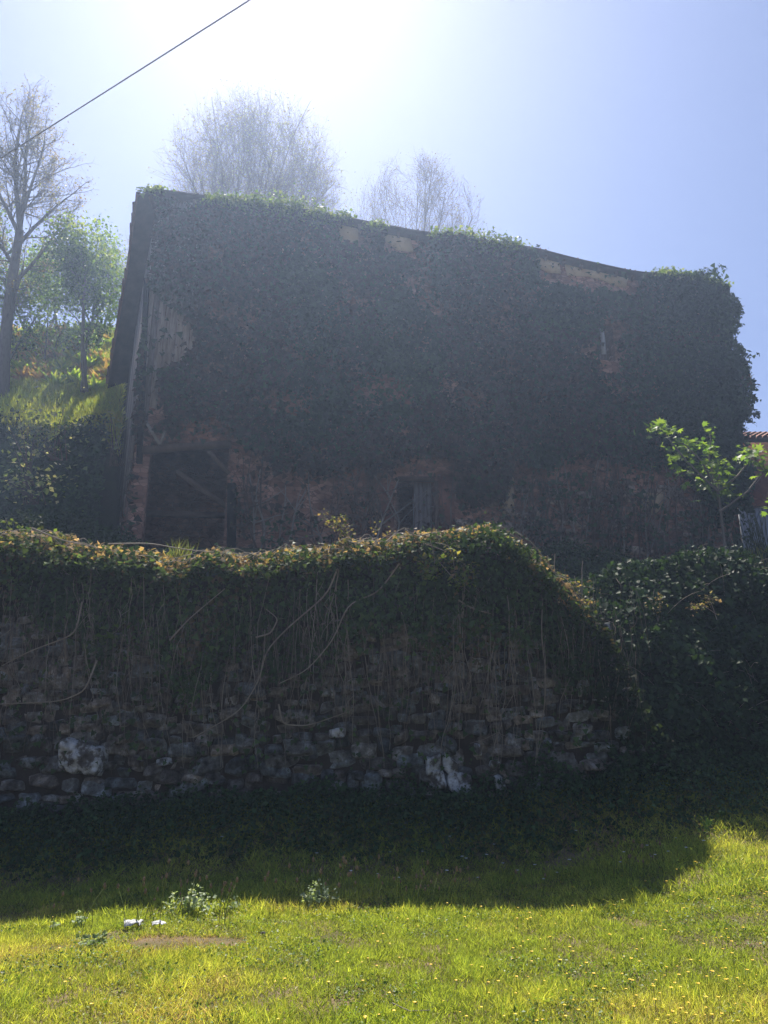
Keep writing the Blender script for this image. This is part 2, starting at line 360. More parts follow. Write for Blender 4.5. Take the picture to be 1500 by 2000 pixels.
while z < 4.2:
    rh = rng.uniform(.08, .21); x = -9.5
    while x < 4.6:
        big = 1.55 if (x < -3.9 and rng.random() < .75) else 1.0
        h = rh*rng.uniform(.8, 1.2)*(1.25 if rng.random() < .12 else 1); wd = h*rng.uniform(.9, 2.7)*(.75+.25*big)
        wd = min(wd, .75)
        cz = z+rh/2+.10*math.sin(x*1.3+z)+rng.normal(0, .045)
        if cz+h/2 < ztop(x)-.38:
            tone = 1.02*rng.uniform(.35, 1.0)*(.55+.9*float(fbm(np.array([[x, z, 0.]]), .7, 23)[0])); warm = rng.uniform(-.15, .14)
            stone_mesh(mb, x+wd/2, cz, wd*rng.uniform(.95, 1.18), h*rng.uniform(.85, 1.45), rng.uniform(.03, .15), WY+.03, (tone*(1+warm), tone, tone*(1-warm*.8)))
        x += wd
    z += rh*.86
mb.build('masonry', M_stone, retw, sm=True, tint=True)
xs_ = np.linspace(-9.6, 4.8, 73); prof = np.minimum(ztop(xs_)-.32, 4.3)
V = []; 
for yy in (WY, WY+.55):
    for zz in (0, 1):
        V += [(x, yy+.02*math.sin(x*9), (.0 if zz == 0 else p_)) for x, p_ in zip(xs_, prof)]
n_ = len(xs_); i = np.arange(n_-1)
Q = np.concatenate([np.array([[n_-1, 3*n_-1, 4*n_-1, 2*n_-1]]), np.stack([i, i+1, i+n_+1, i+n_], 1), np.stack([i+n_, i+n_+1, i+3*n_+1, i+3*n_], 1), np.stack([i+2*n_+1, i+2*n_, i+3*n_, i+3*n_+1], 1)])
mesh_np('earth_core', V, [Q], M_mortar, retw)
for (px, py, w_, h_, d_) in [(160, 1480, .62, .42, .30), (320, 1487, .17, .09, .14), (848, 1492, .24, .26, .2), (852, 1522, .27, .24, .2), (880, 1496, .2, .26, .18), (898, 1528, .34, .28, .2), (965, 1495, .13, .13, .16), (978, 1532, .16, .24, .16), (935, 1465, .10, .14, .14),
                            (1062, 1518, .14, .10, .14), (658, 1432, .24, .12, .14), (1018, 1312, .16, .12, .14)]:
    c = P(px, py, WY-.1); m2 = MB(); stone_mesh(m2, c[0], c[2], w_*1.05, h_*1.1, d_*.75, WY-.02, (1, 1, 1), n=22)
    tag(m2.build('limewashed_stone', M_lime, retw, sm=True), 'pale limewashed stone')

# ---- ivy and dead stems hanging over the wall
ivw = thing('wall_ivy', 'ivy curtain hanging down the stone retaining wall, its top edge lit by the sun', 'ivy')
def curtain_low(px): return np.interp(px, [-300, 0, 150, 200, 400, 600, 700, 780, 860, 1000, 1150, 1290, 1400], [1190, 1205, 1235, 1300, 1335, 1310, 1310, 1265, 1270, 1310, 1380, 1460, 1510])
n = 60000
X = rng.uniform(-8.8, 4.9, n); zt = ztop(X); dn = rng.random(n)**.85*3.4; Z = zt-dn
px, py = PIX(np.stack([X, np.full(n, WY), Z], -1)); q = np.stack([X, 0*X, Z], -1)
low = curtain_low(px) + 110*(fbm(q*np.array((1.6, 1, .35)), 1.5, 4, 3)-.5)*2
fade = np.clip((low-py)/60, 0, 1)
keep = (rng.random(n) < fade*(.35+.9*fbm(q, 1.6, 9, 2))*(1-.75*smooth((X-3.4)/.8))) | (rng.random(n) < .10*(py < 1500)*fbm(q, 2.5, 44, 2))
X, Z, zt, q, dn = X[keep], Z[keep], zt[keep], q[keep], dn[keep]; n = len(X)
bul = .10+.55*(fbm(q, .9, 6, 3))*np.clip(1.5-dn*.32, .3, 1) + .35*np.exp(-((X-1.25)/.9)**2)*np.exp(-dn/1.2)
Yv = WY - bul*(.45+.6*rng.random(n)); Z2 = Z + .04*rng.normal(0, 1, n)
Pn = np.stack([X, Yv, Z2], -1)
cc = pal(n, [(.04, .07, .028), (.055, .10, .035), (.085, .14, .045), (.11, .09, .05), (.15, .115, .07)], [4, 4, 2, 1.5, .8], p=q, s=1.3, seed=2)
cc = cc*(1-.55*smooth((X-2.7)/.5))[:, None]  # shade painted into the leaf tint at the right end
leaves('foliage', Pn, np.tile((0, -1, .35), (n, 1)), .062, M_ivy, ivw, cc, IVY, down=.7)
# crown of the growth: rounded top reaching back over the wall
n = 52000
X = rng.uniform(-8.8, 4.2, n); u = rng.random(n)*1.25; zt = ztop(X)      # u 0 front lip .. 1 ridge .. back
p = np.stack([X, u*1.4, 0*X], -1); b_ = fbm(p, 2.0, 13, 3)-.5
Yv = WY-.62+.85*u + .25*b_; Z = zt-.40+.40*np.sin(np.clip(u, 0, 1.25)*1.5)+.20*b_
q = np.stack([X, Yv, Z], -1); k = rng.random(n) < (.1+1.7*fbm(q, 3.0, 14, 2)**1.7)*(1-.93*smooth((X-2.9)/.6))
X, u, p, q = X[k], u[k], p[k], q[k]; n = len(X); Pn = q+rng.normal(0, .045, (n, 3))
lit = smooth((u-.12)/.35)[:, None]*(1-.97*smooth((X-2.75)/.4))[:, None]  # weight of the sunlit rim painted by tint, stopped at the right
shade_fade = (1-.6*smooth((X-2.7)/.4))[:, None]  # painted shade: tint darkened towards the right end
c1 = shade_fade*pal(n, [(.05, .085, .03), (.07, .12, .035), (.11, .09, .05)], [3, 3, 1])
c2 = pal(n, [(.24, .24, .06), (.34, .26, .11), (.40, .30, .18), (.17, .22, .045)], [2, 3, 2, 2], p=p, s=.9, seed=6)  # dry leaf colours, brightened to carry the sunlit rim
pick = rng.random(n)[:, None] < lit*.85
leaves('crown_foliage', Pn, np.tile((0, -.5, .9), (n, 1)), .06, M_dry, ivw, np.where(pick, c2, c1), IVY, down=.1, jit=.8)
# backing sheet below the leaves, coloured dark so gaps read as shade
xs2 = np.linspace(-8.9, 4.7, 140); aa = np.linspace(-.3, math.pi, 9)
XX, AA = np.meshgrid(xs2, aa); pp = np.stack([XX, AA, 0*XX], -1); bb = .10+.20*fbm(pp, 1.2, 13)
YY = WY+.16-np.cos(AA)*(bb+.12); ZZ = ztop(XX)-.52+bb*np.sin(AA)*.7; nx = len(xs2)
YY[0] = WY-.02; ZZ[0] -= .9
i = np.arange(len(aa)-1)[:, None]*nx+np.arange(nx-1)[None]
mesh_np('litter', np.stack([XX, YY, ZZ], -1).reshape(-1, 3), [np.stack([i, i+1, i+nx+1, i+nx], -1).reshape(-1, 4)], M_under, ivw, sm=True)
def hang(x, z0, z1, lean=0, wob=.05, yb=.16, r=.006, k=12):
    t = np.linspace(0, 1, k); ph = rng.uniform(0, 6, 2)
    X = x+lean*t+wob*np.sin(t*rng.uniform(3, 8)+ph[0])*t**.5+rng.normal(0, .006, k)
    Y = WY-yb-.12*np.sin(t*3)+.04*np.sin(t*7+ph[1]); return np.stack([X, Y, z0+(z1-z0)*t], -1), np.linspace(r, r*.45, k)
for k in range(84):
    px = rng.choice([rng.uniform(0, 760), rng.uniform(560, 1150), rng.uniform(850, 1010)], p=[.45, .3, .25])
    y0 = rng.uniform(1120, 1280) if k % 3 else rng.uniform(1080, 1150); y1 = min(y0+rng.uniform(120, 330), 1500)
    a = P(px, y0, WY-.2); b_ = P(px+rng.normal(0, 22), y1, WY-.2)
    m2 = MB(); pts, rr = hang(a[0], a[2], b_[2], b_[0]-a[0], rng.uniform(.02, .07), rng.uniform(.12, .32), rng.uniform(.004, .0085))
    m2.tube(pts, rr, 4)
    for j in range(rng.integers(0, 4)):
        q_ = pts[rng.integers(3, 9)]; e = q_+np.array((rng.normal(0, .12), -.03, -rng.uniform(.1, .45)))
        m2.tube([q_, (q_+e)/2+rng.normal(0, .02, 3), e], [.004, .003, .002], 3)
    m2.build('stem', M_stem, ivw)
for pxs in [[(660, 1110), (640, 1160), (560, 1225), (520, 1270), (505, 1330), (470, 1390), (380, 1440)], [(780, 1100), (740, 1155), (680, 1180), (650, 1250), (600, 1310), (545, 1335)],
            [(885, 1165), (925, 1190), (960, 1200)], [(160, 1175), (150, 1240), (60, 1270), (0, 1300)], [(190, 1290), (170, 1350), (120, 1370), (0, 1375)],
            [(545, 1375), (552, 1415), (600, 1418), (680, 1390)], [(330, 1250), (370, 1210), (440, 1150)], [(500, 1245), (530, 1238), (545, 1210), (520, 1190)],
            [(1005, 1040), (1040, 1060), (1065, 1090)], [(790, 1035), (815, 1048), (845, 1040), (870, 1045)], [(210, 1062), (290, 1060), (360, 1072), (420, 1080)], [(60, 1030), (120, 1055), (190, 1068)]]:
    pts = np.array([P(a, b, WY-.42) for a, b in pxs]); pts[:, 1] += rng.normal(0, .04, len(pts))
    t = np.linspace(0, len(pts)-1, 5*len(pts)); sp = np.stack([np.interp(t, range(len(pts)), pts[:, j]) for j in range(3)], -1)
    for _ in range(3): sp[1:-1] = (sp[:-2]+sp[1:-1]*2+sp[2:])/4
    m2 = MB(); m2.tube(sp, np.linspace(.013, .006, len(sp)), 5); m2.build('woody_stem', M_stem, ivw)
m2 = MB()
for k in range(800):
    px = rng.uniform(-150, 1240); y0 = rng.uniform(1130, 1330); y1 = min(y0+rng.uniform(40, 190), 1520); a = P(px, y0, WY-.15); b_ = P(px+rng.normal(0, 14), y1, WY-.15)
    pts, rr = hang(a[0], a[2], b_[2], b_[0]-a[0], rng.uniform(.01, .05), rng.uniform(.08, .35), rng.uniform(.0025, .005), 8); m2.tube(pts, rr, 3, (rng.uniform(.4, 1),)*3)
tag(m2.build('thin_stems', noise_mat('thin_stem', [(.18, .14, .10), (.34, .28, .22)], 8, .85, .3, 30, tint=True), ivw, tint=True), kind='stuff')
# tangled dry runners on the top edge
m2 = MB()
for k in range(260):
    x = rng.uniform(-6.6, 2.7); L = rng.uniform(.15, .7); t = np.linspace(0, 1, 6); an = rng.normal(0, .6)
    X = x+L*t*math.cos(an); Y = WY-.15+rng.uniform(-.25, .3)+L*t*.3*rng.normal(); Z = ztop(X)-.08+.12*np.sin(t*3.1)*rng.random()+rng.uniform(-.02, .06)-L*t*max(0, rng.normal(0, .4))
    m2.tube(np.stack([X, Y, Z], -1), np.linspace(.006, .002, 6), 3)
m2.build('dry_runners', M_stem, ivw)

def sprig(name, label, cat, stems, lsz, nleaf, spread, cols, wts, m=M_dry, tmpl=LEAF, group=None, r=.006, mstem=M_stem):
    """stems: list of point lists (world); leaves around the outer parts"""
    t = thing(name, label, cat, group=group); mb = MB(); LP = []
    for pts in stems:
        pts = np.array(pts, float); tt = np.linspace(0, len(pts)-1, 8); sp = np.stack([np.interp(tt, range(len(pts)), pts[:, j]) for j in range(3)], -1)
        sp[1:-1] = (sp[:-2]+sp[1:-1]*2+sp[2:])/4; mb.tube(sp, np.linspace(r, r*.35, 8), 4)
        for k in range(nleaf):
            u = rng.uniform(.25, 1)**.8*7; b0 = np.array([np.interp(u, range(8), sp[:, j]) for j in range(3)])
            LP.append(b0+rng.normal(0, spread, 3))
            if k % 6 == 0: mb.tube([b0, LP[-1]], [r*.4, r*.2], 3)
    LP = np.array(LP); mb.build('stem', mstem, t)
    leaves('foliage', LP, np.tile((0, -.3, 1.), (len(LP), 1)), lsz, m, t, pal(len(LP), cols, wts), tmpl, down=.1, jit=.6)
    return t
DRYC = [(.20, .19, .06), (.27, .20, .09), (.14, .18, .04), (.32, .25, .15)]; DW = [3, 2, 3, 1]
GRC = [(.12, .19, .03), (.18, .24, .05), (.24, .22, .07), (.08, .12, .025)]
def PP(l, Y): return [P(a, b, Y) for a, b in l]
sprig('bramble_shoot', 'tall bramble shoot standing on the wall top left of the barn doorway', 'bramble', [PP([(690, 1080), (675, 1050), (640, 1015), (628, 1008)], WY+.1), PP([(690, 1080), (680, 1040), (672, 1006)], WY), PP([(700, 1075), (668, 1030), (655, 1012)], WY)], .045, 60, .05, DRYC, DW)
sprig('bramble_shoot', 'small thin bramble shoot right of the tall one on the wall top', 'bramble', [PP([(720, 1070), (732, 1040), (736, 1026)], WY), PP([(725, 1065), (760, 1043), (770, 1040)], WY)], .035, 18, .04, DRYC, DW)
sprig('bramble_bush', 'bright leafy bramble clump spilling over the hump of the ivy covered wall', 'bramble', [PP([(830, 1062), (870, 1075), (905, 1100), (925, 1120)], WY-.62), PP([(840, 1055), (850, 1090), (845, 1125)], WY-.62), PP([(850, 1060), (880, 1065), (885, 1090), (890, 1130)], WY-.68),
      PP([(860, 1100), (890, 1135), (900, 1140), (915, 1130)], WY-.66), PP([(845, 1080), (828, 1105), (833, 1122)], WY-.62)], .06, 75, .065, GRC+[(.30, .20, .12)], [3, 3, 2, 1, 1.5], M_leaf)
sprig('bramble_trail', 'long bramble trail with pale leaves arching down the right shoulder of the wall', 'bramble', [PP([(1010, 1045), (1040, 1075), (1075, 1115), (1120, 1140), (1162, 1150)], WY-.25), PP([(1075, 1112), (1110, 1145), (1140, 1170), (1160, 1185)], WY-.3), PP([(1020, 1060), (1045, 1085), (1070, 1098)], WY-.2)], .042, 75, .045, DRYC, DW)
sprig('bramble_tip', 'pale sunlit bramble tip in front of the dark thicket, left of two', 'bramble', [PP([(1285, 1215), (1280, 1190), (1272, 1168)], 11.75), PP([(1285, 1215), (1290, 1185), (1285, 1166)], 11.75)], .05, 40, .05, DRYC+[(.38, .34, .22)], [1, 1, 1, 3, 3])
sprig('bramble_tip', 'pale sunlit bramble tip in front of the dark thicket, right of two', 'bramble', [PP([(1400, 1200), (1370, 1180), (1348, 1192)], 11.75), PP([(1400, 1210), (1388, 1175), (1380, 1162)], 11.75)], .05, 45, .05, DRYC+[(.30, .30, .15)], [1, 1, 2, 3, 3])
sprig('bramble_shoot', 'small bramble shoot arching over the far left end of the wall top', 'bramble', [PP([(40, 1060), (20, 1030), (10, 1012)], WY), PP([(60, 1060), (45, 1035), (38, 1025)], WY)], .045, 16, .035, GRC, [2, 2, 2, 1])
sprig('bramble_shoot', 'low leafy bramble shoot on the wall top between the left end and the barn opening', 'bramble', [PP([(90, 1065), (120, 1045), (140, 1044)], WY-.1), PP([(110, 1065), (110, 1048), (100, 1042)], WY-.1)], .05, 26, .04, GRC, [2, 2, 2, 1])
sprig('trailing_plant', 'light green leafy tendril hanging low on the left part of the wall', 'climber', [PP([(232, 1190), (240, 1215), (225, 1240), (180, 1248)], WY-.45)], .07, 34, .06, [(.10, .17, .03), (.14, .2, .05)], [2, 1], M_leaf)
# tuft of grass blades on the wall
def tuft(name, label, px, py, Y, n, h, cols, sp=.12):
    b0 = P(px, py, Y); Pn = b0+rng.normal(0, 1, (n, 3))*(sp, sp, .01); T = rng.normal(0, .35, (n, 3)); T[:, 2] = 1; N = rng.normal(0, 1, (n, 3)); N[:, 2] = 0
    V, Fs = scatter(BLADE[0], BLADE[1], Pn, T, N, np.stack([np.full(n, .012), h*rng.uniform(.5, 1.1, n), h*rng.uniform(.3, 1, n)], 1))
    return tag(mesh_np(name, V, Fs, M_grass, tint=np.repeat(pal(n, cols, [1]*len(cols)), 5, 0)), label, 'grass')
tuft('grass_tuft', 'tuft of long grass blades on the wall top below the barn opening', 350, 1088, WY-.1, 70, .3, [(.12, .15, .05), (.2, .2, .07)])

# ---------------------------------------------------------------- right-hand thicket
thk = thing('bramble_thicket', 'dark bramble and ivy thicket right of the stone wall below the barn', 'bush')
_h = P([1010, 1060, 1150, 1200, 1280, 1350, 1430, 1470, 1520, 1700], [1180, 1150, 1140, 1118, 1100, 1085, 1085, 1110, 1125, 1135], 13.0)
def hedge_pt(X, v, Y0=13.1):
    """v 0 foot .. 1 top .. 1.3 back"""
    zt = np.interp(X, _h[:, 0], _h[:, 2]); v1 = np.clip(v, 0, 1)
    q = np.stack([X, v*3, 0*X], -1); b = .9*(fbm(q, .8, 21, 3)-.5)
    foot = np.interp(X, [2, 2.6, 3.2, 6, 9], [12.2, 11.9, 10.75, 11.2, 11.5]); zf = np.interp(X, [2, 3.4, 6, 9], [2.6, 3.2, 3.4, 3.4])
    Y = foot + (13.0-foot)*v1**1.1 + 3*np.clip(v-1, 0, 1) - b*.7; Z = .75+(zt-.75)*v1 + .4*b - 2*np.clip(v-1, 0, 1)
    return np.stack([X, Y, Z], -1)
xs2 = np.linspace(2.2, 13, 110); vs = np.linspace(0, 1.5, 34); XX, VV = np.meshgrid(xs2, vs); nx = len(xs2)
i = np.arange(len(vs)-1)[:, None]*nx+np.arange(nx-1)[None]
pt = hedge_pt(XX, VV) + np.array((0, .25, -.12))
mesh_np('inner_growth', pt.reshape(-1, 3), [np.stack([i, i+1, i+nx+1, i+nx], -1).reshape(-1, 4)], M_under, thk, sm=True)  # dark backing sheet, so gaps between the leaves read as shade
n = 90000; X = rng.uniform(2.2, 12.5, n); v = rng.random(n)*1.25; q = hedge_pt(X, v)
k = rng.random(n) < (.25+1.2*fbm(q, 1.3, 31, 3)); q = q[k]; n = len(q)
q = q + np.array((0, -1, .3))*(rng.random((n, 1))**2*.5*fbm(q, 2.2, 41)[:, None]*2)
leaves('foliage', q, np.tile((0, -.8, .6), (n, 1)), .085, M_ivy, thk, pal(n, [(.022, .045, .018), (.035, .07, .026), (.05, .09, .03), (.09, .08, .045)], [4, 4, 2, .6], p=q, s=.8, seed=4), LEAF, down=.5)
m2 = MB()
for kk in range(150):
    X0 = rng.uniform(3, 11); p0 = hedge_pt(np.array(X0), np.array(rng.uniform(.1, 1))) + np.array((0, -.15, 0)); L = rng.uniform(.3, .9); t = np.linspace(0, 1, 8)[:, None]
    d = norm(np.array((rng.normal(0, 1), -.3, rng.normal(.1, .6)))); m2.tube(p0+d*L*t+np.array((0, -.15, .25))*np.sin(t*3.1)*L*.5, np.linspace(.0055, .002, 8), 3)
m2.build('canes', M_stem, thk)

# ---------------------------------------------------------------- the barn
FA, FB = 24.5, .22; NF = np.array((FB, -1, 0))/math.hypot(1, FB)
def FP(px, py, off=0.0):
    d = P(px, py, 1.0) - np.array((0, 0, EYE)); r = d[..., 0]; Y = (FA-off*math.hypot(1, FB))/(1-FB*r)
    return d*Y[..., None] + np.array((0, 0, EYE))
def FX(X, Z, off=0.0): 
    X = np.asarray(X, float); return np.stack(np.broadcast_arrays(X + NF[0]*off, FA+FB*X+NF[1]*off, Z), -1)
ev = [(270, 378), (300, 369), (335, 372), (400, 381), (480, 392), (560, 402), (650, 417), (720, 432), (800, 447), (880, 459), (950, 468), (1050, 484), (1130, 505), (1230, 527), (1300, 536), (1400, 547), (1425, 560)]
EV = np.array([FP(np.array(a, float), np.array(b, float), .28) for a, b in ev]); EV[0, 2] -= .05
def zE(X): return np.interp(X, EV[:, 0], EV[:, 2])
XL = float(FP(np.array(287.), np.array(650.))[0]); XR = float(FP(np.array(1432.), np.array(1060.))[0]); YL = FA+FB*XL; YR = FA+FB*XR
barn = thing('barn', 'tall old stone barn almost wholly covered in ivy, seen against the sun', 'building')
def rect(px0, px1, py0, py1):
    a = FP(np.array(float(px0)), np.array(float(py1))); b = FP(np.array(float(px1)), np.array(float(py0))); return a[0], b[0], a[2], b[2]
OP = [rect(272, 448, 872, 1110), rect(775, 850, 938, 1100), rect(1168, 1196, 640, 702)]
OP = [(a, b, (c if i == 2 else 6.4), d) for i, (a, b, c, d) in enumerate(OP)]
def facade(name, x0, x1, z0, ops, th, m):
    gx = sorted(set([x0, x1]+[v for o in ops for v in o[:2]]+list(np.linspace(x0, x1, 26)))); gz = sorted(set([z0]+[v for o in ops for v in o[2:]]+list(np.linspace(z0, 16, 9))))
    mb = MB(); 
    def z_(k, x): return gz[k] if k < len(gz) else float(zE(x))-.05
    def solid(i, k):
        xm = (gx[i]+gx[i+1])/2; zm = (z_(k, xm)+z_(k+1, xm))/2
        return not any(o[0] < xm < o[1] and o[2] < zm < o[3] for o in ops)
    for i in range(len(gx)-1):
        for k in range(len(gz)):
            if not solid(i, k): continue
            c = [(gx[i], z_(k, gx[i])), (gx[i+1], z_(k, gx[i+1])), (gx[i+1], z_(k+1, gx[i+1])), (gx[i], z_(k+1, gx[i]))]
            f = [FX(x, z) for x, z in c]; b = [FX(x, z, -th) for x, z in c]
            mb.add(f, [(0, 1, 2, 3)]); mb.add(b, [(3, 2, 1, 0)])
            for (di, dk, e0, e1) in ((-1, 0, 3, 0), (1, 0, 1, 2), (0, -1, 0, 1), (0, 1, 2, 3)):
                ii, kk = i+di, k+dk
                if 0 <= ii < len(gx)-1 and 0 <= kk < len(gz) and not solid(ii, kk): mb.add([f[e0], b[e0], b[e1], f[e1]], [(0, 1, 2, 3)])
    return mb.build(name, m, barn)
facade('front_wall', XL, XR, 6.2, OP, .6, M_masonry)
# verge line, ridge and back eave
VR = P(250, 528, 25.0); VB = P(211, 752, 28.4)
g = norm((VB-EV[0])[:2]); g3 = np.array((g[0], g[1], 0))
def gw(t, z, off=0): # point on gable wall, off = towards outside
    o_ = np.array((-g[1], g[0]))*1.0; return np.array((XL+g[0]*t+o_[0]*off, YL+g[1]*t+o_[1]*off, z))
ridx = len(EV)-1
rr_ = np.linspace(0, 1, len(EV))
RD = EV + (VR-EV[0])*(1, 1, 0)*(1-rr_[:, None]) + np.array((.3, 3.0, 0))*rr_[:, None]; RD[:, 2] = EV[:, 2] + (VR[2]-EV[0, 2]) + .25*np.sin(rr_*9)*.4
BK = EV + (VB-EV[0])*(1, 1, 0)*(1-rr_[:, None]) + np.array((.6, 6.2, 0))*rr_[:, None]; BK[:, 2] = EV[:, 2] + (VB[2]-EV[0, 2])
def zroof(t): return np.interp(t, [0, 2.7, 6.0], [float(zE(XL)), VR[2], VB[2]])
m2 = MB(); GL = 5.6; ts = np.linspace(0, GL, 14)
for a, b in zip(ts[:-1], ts[1:]):
    m2.add([gw(a, 6.2), gw(b, 6.2), gw(b, zroof(b)-.05), gw(a, zroof(a)-.05)], [(3, 2, 1, 0)])
m2.build('gable_wall', M_masonry, barn)
m2 = MB(); A = FX(XR, 0); B_ = A + np.array((.3, 5.2, 0)); Lb = gw(GL, 0)
for p0, p1 in ((A, B_), (B_, Lb)):
    for u0, u1 in zip(np.linspace(0, 1, 13)[:-1], np.linspace(0, 1, 13)[1:]):
        c0 = p0*(1-u0)+p1*u0; c1 = p0*(1-u1)+p1*u1; bk_ = 0 if p0 is A else 1; z0_ = float(zE(c0[0])) - .25 - 3.6*(u0 if not bk_ else 1); z1_ = float(zE(c1[0])) - .25 - 3.6*(u1 if not bk_ else 1)
        m2.add([(c0[0], c0[1], 6.2), (c1[0], c1[1], 6.2), (c1[0], c1[1], z1_), (c0[0], c0[1], z0_)], [(0, 1, 2, 3)])
m2.build('side_and_back_walls', M_masonry, barn)
m2 = MB(); th = np.array((0, 0, .16)); k = len(EV)
rows = [EV-th, EV, RD, BK, BK-th, RD-th]
V = np.concatenate(rows); i = np.arange(k-1); Q = []
for a in range(6):
    b = (a+1) % 6; Q.append(np.stack([a*k+i, a*k+i+1, b*k+i+1, b*k+i], 1))
capL = [[0, k, 2*k, 5*k], [5*k, 2*k, 3*k, 4*k]]; capR = [[v+k-1 for v in c][::-1] for c in capL]
roof = mesh_np('roof', V, [np.concatenate(Q+[np.array(capL+capR)])], M_roofwood, barn)
m2 = MB(); t_ = np.linspace(0, 1, 105)
for j, u in enumerate(t_):
    x = EV[0, 0]+(EV[-1, 0]-EV[0, 0])*u; e = np.array((x, np.interp(x, EV[:, 0], EV[:, 1]), zE(x))); r0 = np.array([np.interp(u, rr_, RD[:, q]) for q in range(3)])
    d = norm(r0-e); L = 3.0; o_ = rng.normal(0, .05, 3); tn = rng.uniform(.5, 1.1)
    m2.tube([e+d*(.0+rng.uniform(0, .05))+(0, 0, .012+rng.normal(0, .012)), e+d*L*.5+(0, 0, .06), e+d*L+(0, 0, .05)], [.045, .06, .06], 6, (tn, tn*.95, tn*.9))
m2.build('roof_tiles', M_tile, roof, tint=True)
m2 = MB()   # verge tiles
for a, b in ((EV[0], RD[0]), (RD[0], BK[0])):
    L = np.linalg.norm(b-a)
    for u in np.arange(0, L, .42):
        p0 = a+(b-a)*u/L; p1 = a+(b-a)*min(1, (u+.5)/L); tn = rng.uniform(.5, 1.1); o_ = rng.normal(0, .03, 3)
        m2.tube([p0+(0, 0, .04)+o_, p1+(0, 0, .09)+o_*.3], [.12, .09], 6, (tn, tn, tn))
m2.build('verge_tiles', M_tile, roof, tint=True)
# rafters under the eave
for x in np.arange(EV[0, 0]+.4, EV[-1, 0]-.3, .75):
    m2 = MB()
    e = np.array((x, np.interp(x, EV[:, 0], EV[:, 1]), zE(x)-.24)); m2.beam(e+(0, .05, 0), e+(-.0, .5, -.08), .11, .13); m2.build('rafter', M_wood2, roof)
# plaster left under the eave
def slab(name, poly, off, m, parent, th=.03, label=None):
    pts = [FP(np.array(float(a)), np.array(float(b)), off) for a, b in poly]; bk = [p - NF*th for p in pts]; n = len(pts)
    mb = MB(); mb.add(pts+bk, [tuple(range(n-1, -1, -1)), tuple(range(n, 2*n))]+[(i, (i+1) % n, (i+1) % n+n, i+n) for i in range(n)]); o = mb.build(name, m, parent)
    if label: o['label'] = label
    return o
slab('plaster_patch', [(1045, 500), (1062, 495), (1092, 510), (1095, 534), (1070, 532), (1048, 520)], .05, M_plaster, barn)
slab('plaster_patch', [(1102, 514), (1140, 512), (1215, 532), (1228, 540), (1222, 562), (1200, 558), (1180, 548), (1150, 540), (1108, 538)], .05, M_plaster, barn, label='largest ochre plaster patch')
slab('plaster_patch', [(748, 450), (800, 458), (808, 492), (775, 488), (752, 470)], .05, M_plaster, barn)
slab('plaster_patch', [(655, 432), (700, 440), (700, 475), (668, 470)], .05, M_plaster, barn)
slab('plaster_patch', [(988, 930), (1003, 925), (1005, 1000), (985, 1010), (972, 970)], .05, M_plaster, barn)
slab('plaster_patch', [(1255, 960), (1290, 955), (1300, 975), (1285, 1000), (1262, 1010), (1250, 990)], .05, M_plaster, barn)
slab('plaster_patch', [(742, 945), (768, 940), (770, 1030), (745, 1040)], .04, M_redwall, barn)
slab('plaster_patch', [(855, 930), (885, 925), (890, 1035), (858, 1035)], .04, M_redwall, barn)
# plank cladding on both sides of the left corner
m2 = MB(); x = XL-.02
x1 = float(FP(np.array(392.), np.array(650.))[0])
while x < x1:
    wd = rng.uniform(.14, .24); px_, _ = PIX(FX(x, 14))
    zb = FP(np.array(float(px_)), np.array(np.interp(px_, [285, 300, 320, 350, 392], [842, 800, 770, 745, 725])+rng.normal(0, 14)))[2]
    tn = rng.uniform(.45, 1.25); zt_ = float(zE(x))+.05
    a = FX(x, zb, .07+rng.uniform(0, .02)); b = FX(x+wd*.93, zb+rng.normal(0, .08), .07); c = FX(x+wd*.93, zt_, .07); d = FX(x, zt_, .07)
    V = [a, b, c, d]+[q-NF*.03 for q in (a, b, c, d)]
    m2.add(V, [(3, 2, 1, 0), (4, 5, 6, 7), (0, 1, 5, 4), (1, 2, 6, 5), (3, 0, 4, 7), (2, 3, 7, 6)], (tn, tn*.97, tn*.95)); x += wd
m2.build('front_planks', M_wood, barn, tint=True)
m2 = MB(); t = -.02
while t < 5.4:
    wd = rng.uniform(.16, .3); tn = rng.uniform(.45, 1.2)*(1 if t < 4.2 else .55); pc = gw(t, 10)
    zb = float(np.interp(t, [0, .8, 2, 3, 4.2, 8.5], [9.9, 9.3, 9.1, 9.6, 10.3, 10.6]))+rng.normal(0, .35); zt_ = float(zroof(t))-.12
    o_ = np.array((-g[1], g[0], 0)); a = gw(t, zb, .05); b = gw(t+wd*.93, zb+rng.normal(0, .15), .05); c = gw(t+wd*.93, zt_, .05); d = gw(t, zt_, .05)
    V = [a, b, c, d]+[q+o_*.03 for q in (a, b, c, d)]
    m2.add(V, [(0, 1, 2, 3), (7, 6, 5, 4), (0, 4, 5, 1), (1, 5, 6, 2), (3, 7, 4, 0), (2, 6, 7, 3)], (tn, tn*.98, tn)); t += wd
m2.build('gable_planks', M_wood, barn, tint=True)
def fb(name, a, b, w_, off=.2, m=M_wood2, h_=None, label=None):
    mb = MB(); p0 = FP(np.array(float(a[0])), np.array(float(a[1])), off); p1 = FP(np.array(float(b[0])), np.array(float(b[1])), off)
    mb.beam(p0, p1, w_, h_ or w_, up=(0, 1, .01)); o = mb.build(name, m, barn)
    if label: o['label'] = label
    return o
fb('corner_post', (287, 545), (272, 905), .16, .12, M_wood)
fb('brace', (288, 828), (312, 868), .10, .25, M_stem, .1, 'pale broken strut'); fb('brace', (312, 868), (323, 842), .08, .25, M_stem, .08)
fb('brace', (408, 882), (447, 925), .14, .1); fb('brace', (344, 920), (446, 992), .16, -.4); fb('lintel', (276, 880), (452, 868), .22, .08)
